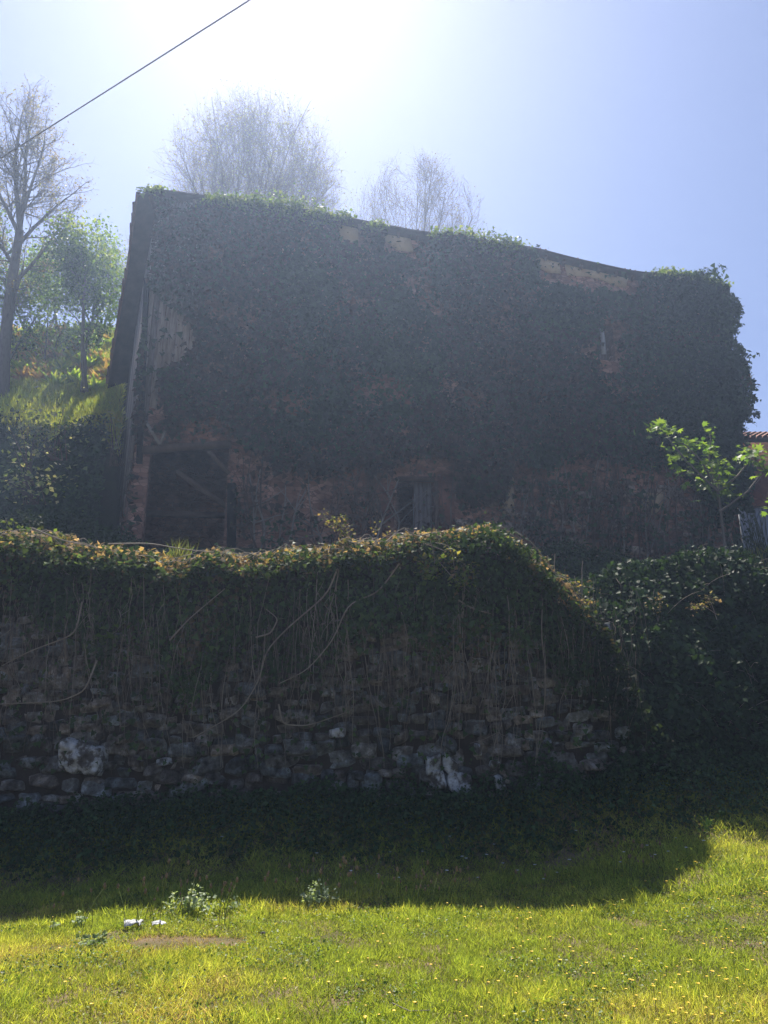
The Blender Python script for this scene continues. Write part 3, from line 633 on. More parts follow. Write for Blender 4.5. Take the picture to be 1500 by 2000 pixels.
fb('post', (453, 945), (452, 1095), .26, .12, M_wood, label='pale weathered timber post'); fb('cross_beam', (285, 1003), (447, 1007), .18, -1.5)
fb('door_frame', (777, 936), (848, 936), .16, .05); fb('door_frame', (852, 940), (852, 1095), .13, .05)
m2 = MB(); r = OP[1]; xa = FP(np.array(812.), np.array(1000.))[0]
for x in np.arange(xa, r[1]-.08, .16): m2.beam(FX(x+.08, 6.6, -.25), FX(x+.08, r[3]-.05, -.25), .15, .04, (rng.uniform(.4, .7),)*3, up=(0, 1, .01))
dr = m2.build('door', M_wood, barn, tint=True)
m2 = MB(); m2.beam(FX(xa, 6.6, -.2), FX(xa, r[3]-.5, -.2), .11, .09, up=(0, 1, .01), ends=.35); m2.build('door_edge', M_frame, dr)
m2 = MB(); r = OP[2]; m2.beam(FX(r[0]+.10, r[2]+.1, .28), FX(r[0]+.12, r[3]-.02, .28), .15, .05, up=(0, 1, .01)); wf = m2.build('window_frame', M_frame, barn)
m2 = MB(); m2.beam(FX(r[0]+.32, r[2]+.0, -.15), FX(r[0]+.32, r[3], -.15), .3, .03, (.5, .5, .55), up=(0, 1, .01)); m2.build('shutter', M_wood, wf, tint=True)
# stone courses at the foot of the right part of the front wall
m2 = MB()
for k in range(150):
    px_ = rng.uniform(900, 1430); py_ = rng.uniform(940, 1120); c = FP(np.array(px_), np.array(py_), 0); 
    if c[0] > XR-.3 or c[2] < 6.8: continue
    wd = rng.uniform(.3, .9); h = rng.uniform(.1, .22); tn = rng.uniform(.5, 1.1)
    a = c+NF*(.0+rng.uniform(.02, .07)); b0 = FX(c[0]-wd/2, c[2]-h/2, .05); 
    V = [FX(c[0]+sx*wd/2, c[2]+sz*h/2, o) for o in (.05, -.05) for sx, sz in ((-1, -1), (1, -1), (.92, 1), (-.95, .9))]
    V = np.array(V)+rng.normal(0, .015, (8, 3)); m2.add(V, [(0, 1, 2, 3), (0, 4, 5, 1), (1, 5, 6, 2), (2, 6, 7, 3), (3, 7, 4, 0)], (tn*1.8, tn*1.5, tn*1.25))
m2.build('quoin_stones', M_stone, barn, tint=True)

# ---- ivy over the barn
ivb = thing('barn_ivy', 'thick dark ivy covering the front of the barn from the eaves to above the doorway', 'ivy')
def ivy_prob(px, py, q):
    e = 26*(fbm(q, .9, 51, 3)-.5)*2
    low = np.interp(px, [285, 380, 440, 480, 560, 700, 765, 775, 850, 880, 895, 985, 1000, 1100, 1250, 1330, 1400, 1440], [855, 850, 875, 900, 945, 945, 940, 915, 905, 925, 1000, 985, 925, 915, 925, 950, 985, 1010]) + e*1.2
    pr = np.clip((low-py)/30, 0, 1)
    pr = np.maximum(pr, .07*(py > low))
    for poly in ([(285, 560), (318, 600), (378, 640), (392, 672), (350, 715), (312, 735), (330, 830), (285, 850)], [(1040, 490), (1100, 500), (1235, 530), (1240, 592), (1180, 578), (1100, 565), (1045, 548)],
                 [(745, 440), (805, 452), (812, 510), (750, 495)], [(650, 425), (705, 436), (705, 490), (665, 480)], [(1162, 636), (1202, 636), (1202, 735), (1162, 735)]):
        ins = inpoly(px+e*.35, py+e*.3, poly); pr = np.where(ins, pr*.03, pr)
    for poly in ([(1150, 590), (1215, 600), (1225, 645), (1165, 640)], [(780, 900), (845, 880), (890, 900), (890, 960), (780, 935)], [(660, 900), (710, 905), (700, 960), (665, 950)]):
        pr = np.where(inpoly(px+e*.6, py+e*.6, poly), pr*.4, pr)
    pr = np.where(inpoly(px, py, [(268, 876), (450, 866), (450, 1120), (268, 1120)]), 0, pr); pr = np.where(inpoly(px, py, [(774, 940), (852, 936), (852, 1100), (774, 1100)]), pr*.15, pr)
    ytop = np.interp(px, [a for a, b in ev], [b for a, b in ev]); bare = np.interp(px, [270, 480, 560, 640, 700, 820, 870, 960, 1000, 1040, 1240, 1290, 1420], [22, 16, 2, 2, 22, 24, 8, 2, 2, 14, 14, 0, 0])
    return pr*np.clip((py-ytop-bare)/10, 0, 1)
n = 190000
X = rng.uniform(XL-.1, XR+.5, n); Z = rng.uniform(6.8, 20.2, n); q = FX(X, Z); px, py = PIX(q)
cov = np.clip(4.2*(fbm(q, .9, 61, 4)-.30), .15, 1.3)
k = (rng.random(n) < ivy_prob(px, py, q)*cov) & (Z < zE(X)+.1); X, Z, q = X[k], Z[k], q[k]; n = len(X)
th_ = .03+1.0*fbm(q, .5, 71, 3)**1.8 + 1.1*(fbm(q, 1.1, 73, 3)-.42); th_ = th_ + .6*smooth((X-(XR-2.2))/2.2)
q2 = q + NF*(np.maximum(th_, .05)*(.55+.5*rng.random(n)))[:, None]
IC = [(.03, .055, .025), (.045, .08, .034), (.065, .11, .045), (.08, .058, .04), (.12, .08, .055)]
px, py = PIX(q); br = smooth((fbm(q*np.array((1, 1, .6)), .35, 77, 3)-.36)/.16)*smooth((1330-px)/250)*.75; br = np.maximum(br, .9*smooth((py-830)/90)*smooth((1080-px)/120)*smooth((fbm(q, .5, 79, 2)-.3)/.2))
cg = pal(n, IC[:3], [4, 3.5, 2.2], p=q, s=.9, seed=7); cb = pal(n, [(.075, .05, .036), (.11, .068, .048), (.055, .05, .032)], [3, 2, 2]); cc = np.where((rng.random(n) < br)[:, None], cb, cg)
leaves('foliage', q2, np.tile(NF+np.array((0, 0, .35)), (n, 1)), .135, M_ivy, ivb, cc, IVY, down=.8, sizevar=.5)
# bushy mass round the right-hand corner
poly = [(1290, 535), (1345, 538), (1395, 546), (1420, 556), (1432, 580), (1445, 620), (1440, 660), (1452, 700), (1468, 740), (1472, 785), (1458, 812), (1440, 832), (1425, 865), (1428, 900), (1430, 960), (1436, 1010), (1400, 1030), (1330, 900), (1290, 700)]
n = 60000; px = rng.uniform(1290, 1480, n); py = rng.uniform(530, 1035, n)
e = 16*(rng.random(n)-.5)+22*(fbm(np.stack([px/30, py/30, 0*px], -1), 1, 3, 2)-.5)
k = inpoly(px+e, py+e*.4, poly); px, py = px[k], py[k]; n = len(px)
off = rng.uniform(-1.6, .95, n)*np.interp(px, [1290, 1380, 1480], [.6, 1, .75]); q = FP(px, py, off)
k = rng.random(n) < (.15+1.5*fbm(q, 1.4, 81, 3)**1.3); q = q[k]; n = len(q)
leaves('corner_foliage', q, np.tile((.4, -.8, .3), (n, 1)), .13, M_ivy, ivb, pal(n, IC, [4, 3.5, 1.5, .6, .3], p=q, s=.6, seed=7), IVY, down=.6, jit=1)
# growth over the eave, lit from behind
sg = [(300, 372, 4), (420, 392, 8), (460, 395, 9), (500, 400, 14), (540, 405, 16), (580, 408, 16), (620, 420, 12), (665, 425, 8), (735, 443, 8), (860, 460, 8), (905, 462, 8), (945, 475, 14), (975, 478, 14), (1000, 482, 9),
      (1300, 534, 5), (1330, 540, 6), (1370, 549, 5), (1400, 556, 5) ]
L_ = []
for a, b, s_ in sg:
    m_ = 170+12*s_; c = rng.normal(0, 1, (m_, 2))*(13, s_*.85); L_.append(FP(a+c[:, 0], b+c[:, 1]-2, .40+rng.normal(0, .25, m_)))
L_ = np.concatenate(L_); n = len(L_)
leaves('eave_foliage', L_, np.tile((0, -.2, 1.), (n, 1)), .10, M_leaf, ivb, pal(n, [(.07, .11, .03), (.11, .16, .04), (.16, .19, .07)], [3, 3, 2]), IVY, down=.2, jit=.9)
m2 = MB(); L_ = []
for k in range(46):
    a_ = rng.uniform(0, 1); px_ = np.interp(a_, [0, .3, .45, .75, 1], [1330, 1415, 1446, 1470, 1445]); py_ = np.interp(a_, [0, .3, .45, .75, 1], [540, 556, 650, 775, 850])
    p0 = FP(np.array(px_-12), np.array(py_+6), rng.uniform(-.6, .6)); an = R(np.interp(a_, [0, .3, .6, 1], [85, 50, 0, -30])+rng.normal(0, 28)); L = rng.uniform(.3, .75); t = np.linspace(0, 1, 6)
    sp_ = p0+np.stack([np.cos(an)*L*t, rng.normal(0, .1)*t, np.sin(an)*L*t-.12*t*t], -1); m2.tube(sp_, np.linspace(.012, .004, 6), 3)
    for j in range(12): L_.append(sp_[rng.integers(1, 6)]+rng.normal(0, .06, 3))
m2.build('runners', M_twig, ivb); L_ = np.array(L_)
leaves('runner_foliage', L_, np.tile((.3, -.6, .4), (len(L_), 1)), .12, M_ivy, ivb, pal(len(L_), IC, [4, 3.5, 1.5, .4, .2]), IVY, down=.4, jit=1)
for k in range(90):       # woody stems low on the wall
    px_ = rng.choice([rng.uniform(1000, 1430), rng.uniform(480, 900)], p=[.75, .25]); y0 = rng.uniform(1070, 1110); y1 = rng.uniform(860, 960)
    m2 = MB(); t = np.linspace(0, 1, 12); lean = rng.normal(0, 22); w1 = rng.uniform(3, 9)
    pts = FP(px_+lean*t+w1*np.sin(t*rng.uniform(3, 9)+rng.uniform(0, 6)), y0+(y1-y0)*t, .08+.1*rng.random()); r_ = rng.uniform(.018, .05)
    m2.tube(pts, np.linspace(r_, r_*.5, 12), 5)
    for j in range(3):
        s0 = rng.integers(3, 9); tt = np.linspace(0, 1, 6); q_ = pts[s0]
        m2.tube(q_+np.stack([tt*rng.normal(0, .8), -0.05*tt, tt*rng.uniform(.2, 1.4)], -1)+rng.normal(0, .02, (6, 3))*tt[:, None], np.linspace(r_*.6, r_*.2, 6), 4)
    m2.build('stem', M_twig if k % 4 else M_stem, ivb)

# ---------------------------------------------------------------- neighbouring building on the right
nb = thing('outbuilding', 'low reddish stone outbuilding with clay tile roof at the right edge behind the barn', 'building')
c0 = P(1432, 1000, 31.5); x0 = c0[0]-.3; zb = 7.6; ze = P(1460, 862, 31.5)[2]
m2 = MB(); m2.box((x0, 31.5, zb), (x0+10, 38, ze)); m2.build('wall', M_redwall, nb)
m2 = MB(); e0 = np.array((x0-.1, 30.9, ze-.15)); up = np.array((0, 4.2, 1.95)); V = [e0, e0+(10.5, 0, 0), e0+up+(10.5, 0, 0), e0+up, e0+up*(1, 2, 0)+(10.5, 0, 0), e0+up*(1, 2, 0)]
V = V+[v-np.array((0, 0, .15)) for v in V]
m2.add(V, [(0, 1, 2, 3), (3, 2, 4, 5), (7, 6, 9, 8), (8, 9, 11, 10), (0, 6, 7, 1), (0, 3, 9, 6), (3, 5, 11, 9)]); rf = m2.build('roof', M_roofwood, nb)
m2 = MB(); 
for x in np.arange(x0, x0+10.3, .27):
    for u in np.arange(0, 1, .1):
        tn = rng.uniform(.7, 1.5); a = e0+up*u; a[0] = x; b = e0+up*(u+.115); b[0] = x; m2.tube([a+(0, -.05, .07), b+(0, 0, .03)], [.125, .10], 6, (tn*1.2, tn, tn))
m2.build('roof_tiles', M_tile, rf, tint=True)
m2 = MB(); a = P(1442, 1000, 30.6); 
for j, x in enumerate(np.arange(a[0], a[0]+4.5, .09)):
    m2.box((x, 30.6+(.025 if j % 2 else 0), 7.9), (x+.088, 30.64+(.025 if j % 2 else 0), P(1442, 992, 30.6)[2]))
gt = thing('metal_gate', 'grey corrugated metal gate in front of the reddish outbuilding', 'gate'); m2.build('sheet', noise_mat('galvanised', [(.30, .32, .36), (.42, .44, .48)], 2, .6, .2, 10), gt)
m2 = MB(); z_ = P(1442, 992, 30.6)[2]; m2.beam((a[0]-.05, 30.5, z_), (a[0]+4.6, 30.5, z_+.05), .07, .07); m2.beam((a[0]-.05, 30.5, 7.9), (a[0]-.05, 30.5, z_+.05), .08, .08); m2.build('frame', M_wood2, gt)

# broom / rush stems in front of it
bm = thing('broom_shrub', 'upright dark leafless broom stems in front of the grey gate at right edge', 'shrub')
m2 = MB()
for k in range(90):
    px_ = rng.uniform(1462, 1600); b0 = P(px_, rng.uniform(1105, 1150), 17.2); tpx = P(px_+rng.normal(-22, 22), rng.uniform(985, 1070), 17.2+rng.normal(0, .3)); t = np.linspace(0, 1, 7)[:, None]
    m2.tube(b0+(tpx-b0)*t+np.array((rng.normal(0, .08), 0, 0))*np.sin(t*3.1), np.linspace(.014, .005, 7), 4)
m2.build('stems', noise_mat('broom_stem', [(.03, .045, .02), (.05, .07, .03)], 6, .8, .1, 10), bm)
n = 700; b0 = P(rng.uniform(1440, 1530, n), rng.uniform(1075, 1125, n), 17.6); b0[:, 1] += rng.normal(0, .3, n)
T = rng.normal(0, .4, (n, 3)); T[:, 2] = 1; N = rng.normal(0, 1, (n, 3)); V, Fs = scatter(BLADE[0], BLADE[1], b0-(0, 0, .1), T, N, np.stack([np.full(n, .02), np.full(n, .28), np.full(n, .2)], 1))
tag(mesh_np('tall_grass', V, Fs, M_grass, tint=np.repeat(pal(n, [(.2, .24, .05), (.3, .26, .08)], [1, 1]), 5, 0)), 'sunlit yellow grass at the foot of the broom stems at the right edge', 'grass')

# ---------------------------------------------------------------- trees
def grow(mb, p, d, L, r, lv, sp, tips, seg=6):
    n = seg if lv < 2 else 4; pts = [np.array(p, float)]; d = np.array(d, float)
    for i in range(n):
        d = norm(d + rng.normal(0, sp['wander'][lv], 3) + np.array((0, 0, sp['up'][lv]))*.15); pts.append(pts[-1]+d*L/n)
    pts = np.array(pts)
    if 'env' in sp:
        c_, e_ = sp['env']; pz = pts.copy(); pz[:, 2] = np.maximum(pz[:, 2], c_[2]); out = np.nonzero((((pz-c_)/e_)**2).sum(1) > rng.uniform(.74, 1.12)**2)[0]
        out = out[(pts[out, 2] > c_[2]-e_[2]*1.3)]
        if len(out):
            if out[0] < 2: return
            pts = pts[:out[0]]; n = len(pts)-1
    rad = np.linspace(r, r*(.45 if lv < sp['max'] else .3)*(.4 if 'env' in sp and lv < 2 else 1), n+1)
    mb.tube(pts, rad, 7 if lv == 0 else (4 if lv == 1 else 3))
    if lv >= sp['max']:
        tips.append(pts[-1]); tips.append(pts[n//2]); return
    k = sp['kids'][lv]; f0 = sp['from'][lv]
    for j in range(k):
        u = f0+(1-f0)*(j+rng.random())/k; i = min(int(u*n), n-1); q = pts[i]+(pts[i+1]-pts[i])*(u*n-i); dd = norm(pts[i+1]-pts[i])
        s = norm(np.cross(dd, rng.normal(0, 1, 3))); a = R(rng.normal(sp['ang'][lv], 9)); nd = dd*math.cos(a)+s*math.sin(a); nd = norm(nd*np.array((1, sp.get('flat', 1), 1)))
        grow(mb, q, nd, L*sp['len'][lv]*(1.0 if sp.get('tl') else 1.15-.6*(u-f0)/(1-f0+.01))*rng.uniform(.75, 1.2), max(rad[i]*sp['rad'], .008), lv+1, sp, tips)
    grow(mb, pts[-1], d, L*sp['len'][lv]*.8, rad[-1]*.9, lv+1, sp, tips) if lv < sp['max'] else None
def tree(name, label, stems, sp, leaf=None, m=M_twig, group=None):
    t = thing(name, label, 'tree', group=group); mb = MB(); tips = []
    for p, d, L, r in stems: grow(mb, p, d, L, r, 0, sp, tips)
    mb.build('trunk', m, t); tips = np.array(tips)
    if leaf:
        k, size, spread, cols, wts, mm, tm = leaf; q = np.repeat(tips, k, 0)+rng.normal(0, spread, (len(tips)*k, 3)); n = len(q)
        leaves('crown', q, np.tile((0, 0, 1.), (n, 1)), size, mm, t, pal(n, cols, wts, p=q, s=.5, seed=3), tm, down=.5, jit=1)
    return t
BUD = [(.26, .21, .12), (.24, .24, .11), (.2, .15, .1)]
def fan(px, py, Y, hz, n, sprd, L, r, lean=0):
    out = []; b0 = P(px, py, Y); b0[2] = hz
    for i in range(n):
        a = (i/(n-1)-.5)*2*sprd if n > 1 else 0
        a += rng.normal(0, 3); out.append((b0+rng.normal(0, .25, 3)*(1, 1, 0), norm(np.array((math.sin(R(a+lean)), rng.normal(0, .22), math.cos(R(a+lean))))), L*(1-.15*abs(a/(sprd+.01))**1.5)*rng.uniform(.9, 1.08), r*rng.uniform(.7, 1.1)))
    return out
spF = dict(max=3, tl=1, wander=[.06, .10, .15, .2], up=[.15, .35, .35, .3], kids=[11, 7, 5], ang=[26, 30, 34], len=[.40, .48, .5], rad=.5, **{'from': [.30, .15, .1]})
zh = lambda px, Y: float(hill_z(P(px, 400, Y)[0], np.array(float(Y))))
tree('bare_tree', 'large wide bare multi stemmed tree rising behind the barn roof, nearest the sun', fan(490, 430, 41, 25.0, 26, 36, 15.5, .095), dict(spF, kids=[13, 7, 5], env=(P(490, 392, 41), np.array((6.3, 5.5, 7.6)))), (1, .085, .12, BUD, [2, 2, 1], M_leaf, LEAF))
tree('bare_tree', 'smaller bare tree behind the middle of the barn roof, right of the large one', fan(800, 440, 41, 25.0, 13, 38, 12, .075), dict(spF, kids=[9, 6, 5], env=(P(812, 440, 41), np.array((4.4, 4, 4.7)))), (1, .06, .1, BUD, [1, 1, 3], M_leaf, LEAF))
tree('bare_sapling', 'thin bare sapling left of the smaller bare tree behind the roof', fan(715, 440, 42, 26, 2, 12, 7.0, .06), dict(spF, kids=[6, 4, 3]), (1, .06, .1, BUD, [1, 1, 3], M_leaf, LEAF))
tree('bare_sapling', 'lowest bare sapling behind the roof, rightmost of the trees', fan(890, 450, 41, 24.8, 3, 24, 4.8, .05), dict(spF, kids=[6, 4, 3]), (1, .06, .1, BUD, [1, 1, 3], M_leaf, LEAF))
tree('budding_tree', 'low budding tree poking out at the left end of the barn roof', fan(292, 420, 42, 24.5, 5, 24, 10.5, .08, -4), dict(spF, kids=[8, 6, 4], env=(P(290, 410, 42), np.array((2.0, 2, 3.3)))), (2, .09, .15, BUD, [2, 2, 1], M_leaf, LEAF))
# tall bare tree at the left edge
b = P(6, 735, 27.5); s1 = P(38, 455, 27.5); s2 = P(30, 300, 27.5)
t = thing('bare_tree', 'tall slender bare tree with forked trunk at the left edge of the hillside', 'tree'); mb = MB(); tips = []
tr = np.array([P(4, 790, 27.5), P(8, 690, 27.5), P(18, 590, 27.5), P(30, 510, 27.5), P(39, 450, 27.5)]); mb.tube(tr, [.29, .25, .21, .19, .17], 9)
spL = dict(max=3, wander=[.05, .10, .15, .2], up=[.2, .25, .3, .2], kids=[14, 8, 5], ang=[46, 42, 40], len=[.46, .46, .48], rad=.42, **{'from': [.12, .15, .1]})
def lim(a, b_, r, s=spL):
    p0 = P(*a, 27.5); p1 = P(*b_, 27.5+rng.normal(0, .5)); grow(mb, p0, norm(p1-p0), np.linalg.norm(p1-p0)/1.45, r, 0, s, tips)
lim((39, 450), (20, 160), .12); lim((39, 452), (62, 150), .11); lim((36, 480), (150, 330), .085, dict(spL, kids=[9, 6, 4])); lim((22, 560), (165, 395), .09, dict(spL, kids=[8, 6, 4])); lim((38, 460), (-60, 250), .10); lim((38, 440), (115, 215), .08)
lim((12, 650), (75, 480), .08, dict(spL, kids=[5, 5, 4])); lim((30, 520), (-70, 400), .1)
mb.build('trunk', M_bark, t); q = np.array(tips)
leaves('crown', q+rng.normal(0, .1, q.shape), np.tile((0, 0, 1.), (len(q), 1)), .06, M_leaf, t, pal(len(q), BUD, [1, 1, 3]), LEAF)
SPR = [(.06, .11, .025), (.10, .17, .035), (.17, .25, .045), (.26, .31, .06)]
spG = dict(max=3, wander=[.1, .15, .2, .25], up=[.4, .2, .1, 0], kids=[7, 5, 4], ang=[42, 45, 45], len=[.42, .5, .5], rad=.5, **{'from': [.42, .2, .1]})
def leafy(label, px, py, Y, toppy, nst, sprd, lean=0, k=5, r=.09, rx=1.6):
    b0 = P(px, py, Y); H = P(px, toppy, Y)[2]-b0[2]
    tree('leafy_tree', label, [(b0+rng.normal(0, .12, 3)*(1, 1, 0), norm(np.array((math.sin(R(lean+a)), rng.normal(0, .15), math.cos(R(lean+a))))), H*.62*rng.uniform(.85, 1.1), r) for a in np.linspace(-sprd, sprd, nst)],
         dict(spG, env=(P(px, (toppy+610)/2, Y), np.array((rx, 3.0, H*.36)))), (k, .12, .33, SPR, [3, 3, 3, 2], M_leaf, LEAF), M_bark)
leafy('slender leafy tree on the ledge close to the left wall of the barn', 172, 768, 28.4, 395, 2, 8, -2, 10, .11, 1.45)
leafy('leafy tree with yellow green leaves between the tall bare tree and the slender one', 110, 640, 36.0, 440, 2, 14, 3, 4, .07)
leafy('leafy tree half cut by the left edge behind the tall bare trunk', -10, 760, 30.0, 380, 3, 20, 0, 5, .09, 2.4)
leafy('small leafy tree touching the left edge of the barn roof', 188, 690, 37.5, 410, 3, 12, -2, 4)

leafy('bushy leafy tree between the tall bare trunk and the slender tree', 85, 735, 31.5, 400, 3, 22, 2, 4, .06, 2.6)
# ferns and shrubs on the slope, one plant each
FE = (np.array([(0, 0, 0), (-.16, .3, .1), (.16, .3, .1), (-.2, .55, .14), (.2, .55, .14), (0, 1, 0)], float), [np.array([(3, 4, 5), (0, 2, 1)]), np.array([(1, 2, 4, 3)])])
def fern(x, y, s, cols, name='fern'):
    z = float(hill_z(np.array(x), np.array(y))); n = 26; a = rng.uniform(0, 6.28, n); T = np.stack([np.cos(a), np.sin(a), rng.uniform(.5, 1.6, n)], -1); N = np.tile((0, 0, 1.), (n, 1))+rng.normal(0, .2, (n, 3))
    V, Fs = scatter(FE[0], FE[1], np.tile((x, y, z-.03), (n, 1)), T, N, np.stack([np.full(n, .5), rng.uniform(.6, 1, n), np.ones(n)], 1)*s)
    return mesh_np(name, V, Fs, M_leaf, tint=np.repeat(pal(n, cols, [1]*len(cols)), 6, 0))
for k in range(170):
    yy = rng.uniform(28.3, 36); px_ = rng.uniform(-20, 235); X_ = P(px_, 720, yy)[0]
    br = rng.random() < .3
    o = fern(float(X_), float(yy), rng.uniform(.5, 1.1), [(.50, .30, .12), (.38, .24, .10)] if br else [(.30, .42, .06), (.42, .46, .08), (.22, .32, .05)])
    tag(o, 'rusty brown fern clump on the sunlit slope left of the barn' if br else 'yellow green fern clump on the sunlit slope left of the barn', 'fern', 'brown ferns on the slope' if br else 'green ferns on the slope')
# grass on ledge and slope
n = 90000; Y = rng.uniform(25.1, 38, n); X = -(.36+.25*rng.random(n))*Y; k = (-8.6-.421*(Y-22.7)) > X; X, Y = X[k], Y[k]; n = len(X); Z = hill_z(X, Y)
T = rng.normal(0, .35, (n, 3)); T[:, 2] = 1; N = rng.normal(0, 1, (n, 3)); h = rng.uniform(.15, .5, n); V, Fs = scatter(BLADE[0], BLADE[1], np.stack([X, Y, Z-.02], -1), T, N, np.stack([np.full(n, .03), h, h], 1))
tag(mesh_np('slope_grass', V, Fs, M_grass, tint=np.repeat(pal(n, [(.36, .44, .08), (.5, .5, .11), (.55, .42, .18)], [3, 3, 1], p=np.stack([X, Y, Z], -1), s=.6), 5, 0)), 'rough sunlit grass on the slope left of the barn', 'grass', kind='stuff')
# ivy on the steep bank
n = 46000; Y = rng.uniform(21.2, 25.3, n) + .9*(rng.random(n)-.5)**3*8; X = -(.40+.24*rng.random(n))*Y; k = (-8.7-.421*(Y-22.7)) > X; X, Y = X[k], Y[k]; Z = hill_z(X, Y); q = np.stack([X, Y, Z], -1); n = len(q)
k = rng.random(n) < .3+.9*fbm(q, .8, 91, 3); q = q[k]; n = len(q); q = q+np.array((0, -1, .45))*(rng.random((n, 1))*.7*fbm(q, .7, 95)[:, None])
tag(leaves('bank_ivy', q, np.tile((0, -1., .5), (n, 1)), .15, M_ivy, None, pal(n, [(.03, .055, .022), (.045, .085, .03), (.07, .12, .04)], [4, 3, 1], p=q, s=.6), IVY, down=.6), 'dark ivy bank below the sunlit ledge left of the barn', 'ivy', kind='stuff')
def clump(label, px, py, Y, sx, sz, n, cols, size=.13, name='shrub', m=M_leaf):
    t = thing(name, label, 'shrub'); c = P(px, py, Y); d = rng.normal(0, 1, (n, 3))*(sx, .35, sz); q = c+d
    mb = MB()
    for j in range(14):
        e = q[rng.integers(0, n)]; b0 = c+(rng.normal(0, .15), .5, -sz*2); mb.tube([b0, (b0+e)/2+(0, -.1, .1), e], [.02, .014, .006], 3)
    mb.build('stem', M_twig, t); leaves('foliage', q, np.tile((0, -.2, 1.), (n, 1)), size, m, t, pal(n, cols, [1]*len(cols)), LEAF, down=.4); return t
GLINT = [(.34, .38, .2), (.46, .44, .30), (.2, .26, .1)]  # leaf glints on the bank, put into the leaf colour
clump('shrub with glints put into its pale leaf colour in the upper left of the dark bank', 55, 850, 22.6, .25, .8, 170, GLINT)
clump('shrub with glints put into its pale leaf colour in the middle of the dark bank below the ledge', 105, 840, 22.9, .5, .45, 190, GLINT)
clump('low shrub with glints put into its pale leaf colour near the bottom of the dark bank above the wall', 62, 945, 21.3, .55, .25, 200, GLINT)
clump('small shrub on the dark bank nearest the barn corner', 222, 845, 22.8, .2, .5, 60, GLINT)
# shrubs filling the terrace behind the wall, in the shade of the barn
def mound(label, px, py, Y, wx, h, n, cols, size=.09):
    t = thing('bush', label, 'bush'); c = P(px, py, Y); X = c[0]+rng.uniform(-1, 1, n)*wx; a = rng.uniform(0, math.pi, n)
    r_ = np.sqrt(np.clip(1-((X-c[0])/wx)**2, 0, 1))*(.7+.6*fbm(np.stack([X, a*2, 0*X], -1), 1.4, 7, 2)); q = np.stack([X, c[1]-np.cos(a)*.8*r_, c[2]-h+np.sin(a)*h*r_], -1)+rng.normal(0, .06, (n, 3))
    leaves('foliage', q, np.stack([0*X, -np.cos(a), np.sin(a)], -1), size, M_ivy, t, pal(n, cols, [1]*len(cols)), LEAF, down=.3)
    mb = MB()
    for j in range(18):
        e = q[rng.integers(0, n)]; mb.tube([(c[0]+rng.normal(0, .3), c[1], c[2]-h-.3), ((c+e)/2)-(0, 0, h*.4), e], [.03, .018, .008], 3)
    mb.build('stem', M_twig, t); return t
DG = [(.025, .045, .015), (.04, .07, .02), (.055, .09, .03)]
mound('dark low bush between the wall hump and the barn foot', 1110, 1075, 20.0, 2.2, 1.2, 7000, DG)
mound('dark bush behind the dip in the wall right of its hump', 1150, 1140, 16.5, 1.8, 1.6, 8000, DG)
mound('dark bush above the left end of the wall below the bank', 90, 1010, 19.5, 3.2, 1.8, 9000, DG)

# young tree with big fresh leaves in front of the barn's right corner
yt = thing('young_tree', 'young tree with large bright green leaves in front of the right corner of the barn', 'tree'); mb = MB(); q = []; YT = 16.6
base = np.array(P(1405, 1120, YT)); base[2] = 4.0
fk = P(1402, 960, YT); mb.tube([base, (base+fk)/2+(.1, 0, 0), fk], [.04, .035, .03], 6)
for pts in ([(1402, 960), (1370, 900), (1340, 870), (1320, 862)], [(1402, 960), (1385, 900), (1388, 860), (1386, 840)], [(1402, 960), (1340, 900), (1300, 850), (1282, 833)], [(1402, 960), (1405, 925), (1400, 905)],
            [(1402, 960), (1440, 930), (1468, 895), (1475, 880)], [(1405, 1000), (1460, 960), (1490, 920)], [(1402, 960), (1430, 940), (1440, 930)], [(1402, 960), (1370, 930), (1345, 925)]):
    sp_ = np.array([P(a, b_, YT+rng.normal(0, .25)) for a, b_ in pts]); mb.tube(sp_, np.linspace(.03, .01, len(sp_)), 5)
mb.build('trunk', M_bark, yt)
cl = [(1283, 832, 14, 7, 22), (1300, 842, 12, 6, 12), (1335, 863, 16, 6, 26), (1365, 868, 14, 6, 20), (1350, 875, 10, 6, 10), (1386, 842, 5, 8, 8), (1385, 880, 9, 6, 12), (1400, 905, 14, 7, 26), (1470, 885, 14, 9, 22), (1485, 905, 10, 12, 12), (1455, 880, 8, 8, 10),
      (1350, 900, 26, 16, 26), (1375, 930, 30, 18, 30), (1410, 935, 22, 16, 20), (1330, 885, 18, 10, 20), (1500, 985, 5, 5, 6), (1410, 955, 14, 14, 20), (1515, 920, 12, 12, 8)]
Q_ = np.concatenate([P(a+rng.normal(0, c, int(e_*1.9)), b_+rng.normal(0, d, int(e_*1.9)), YT+rng.normal(0, .3, int(e_*1.9))) for a, b_, c, d, e_ in cl]); n = len(Q_)
leaves('crown', Q_, np.tile((0, -.2, 1.), (n, 1)), .135, M_leaf, yt, pal(n, [(.07, .14, .028), (.12, .20, .035), (.18, .26, .05)], [2, 3, 2]), PALM, down=.4, jit=.5)

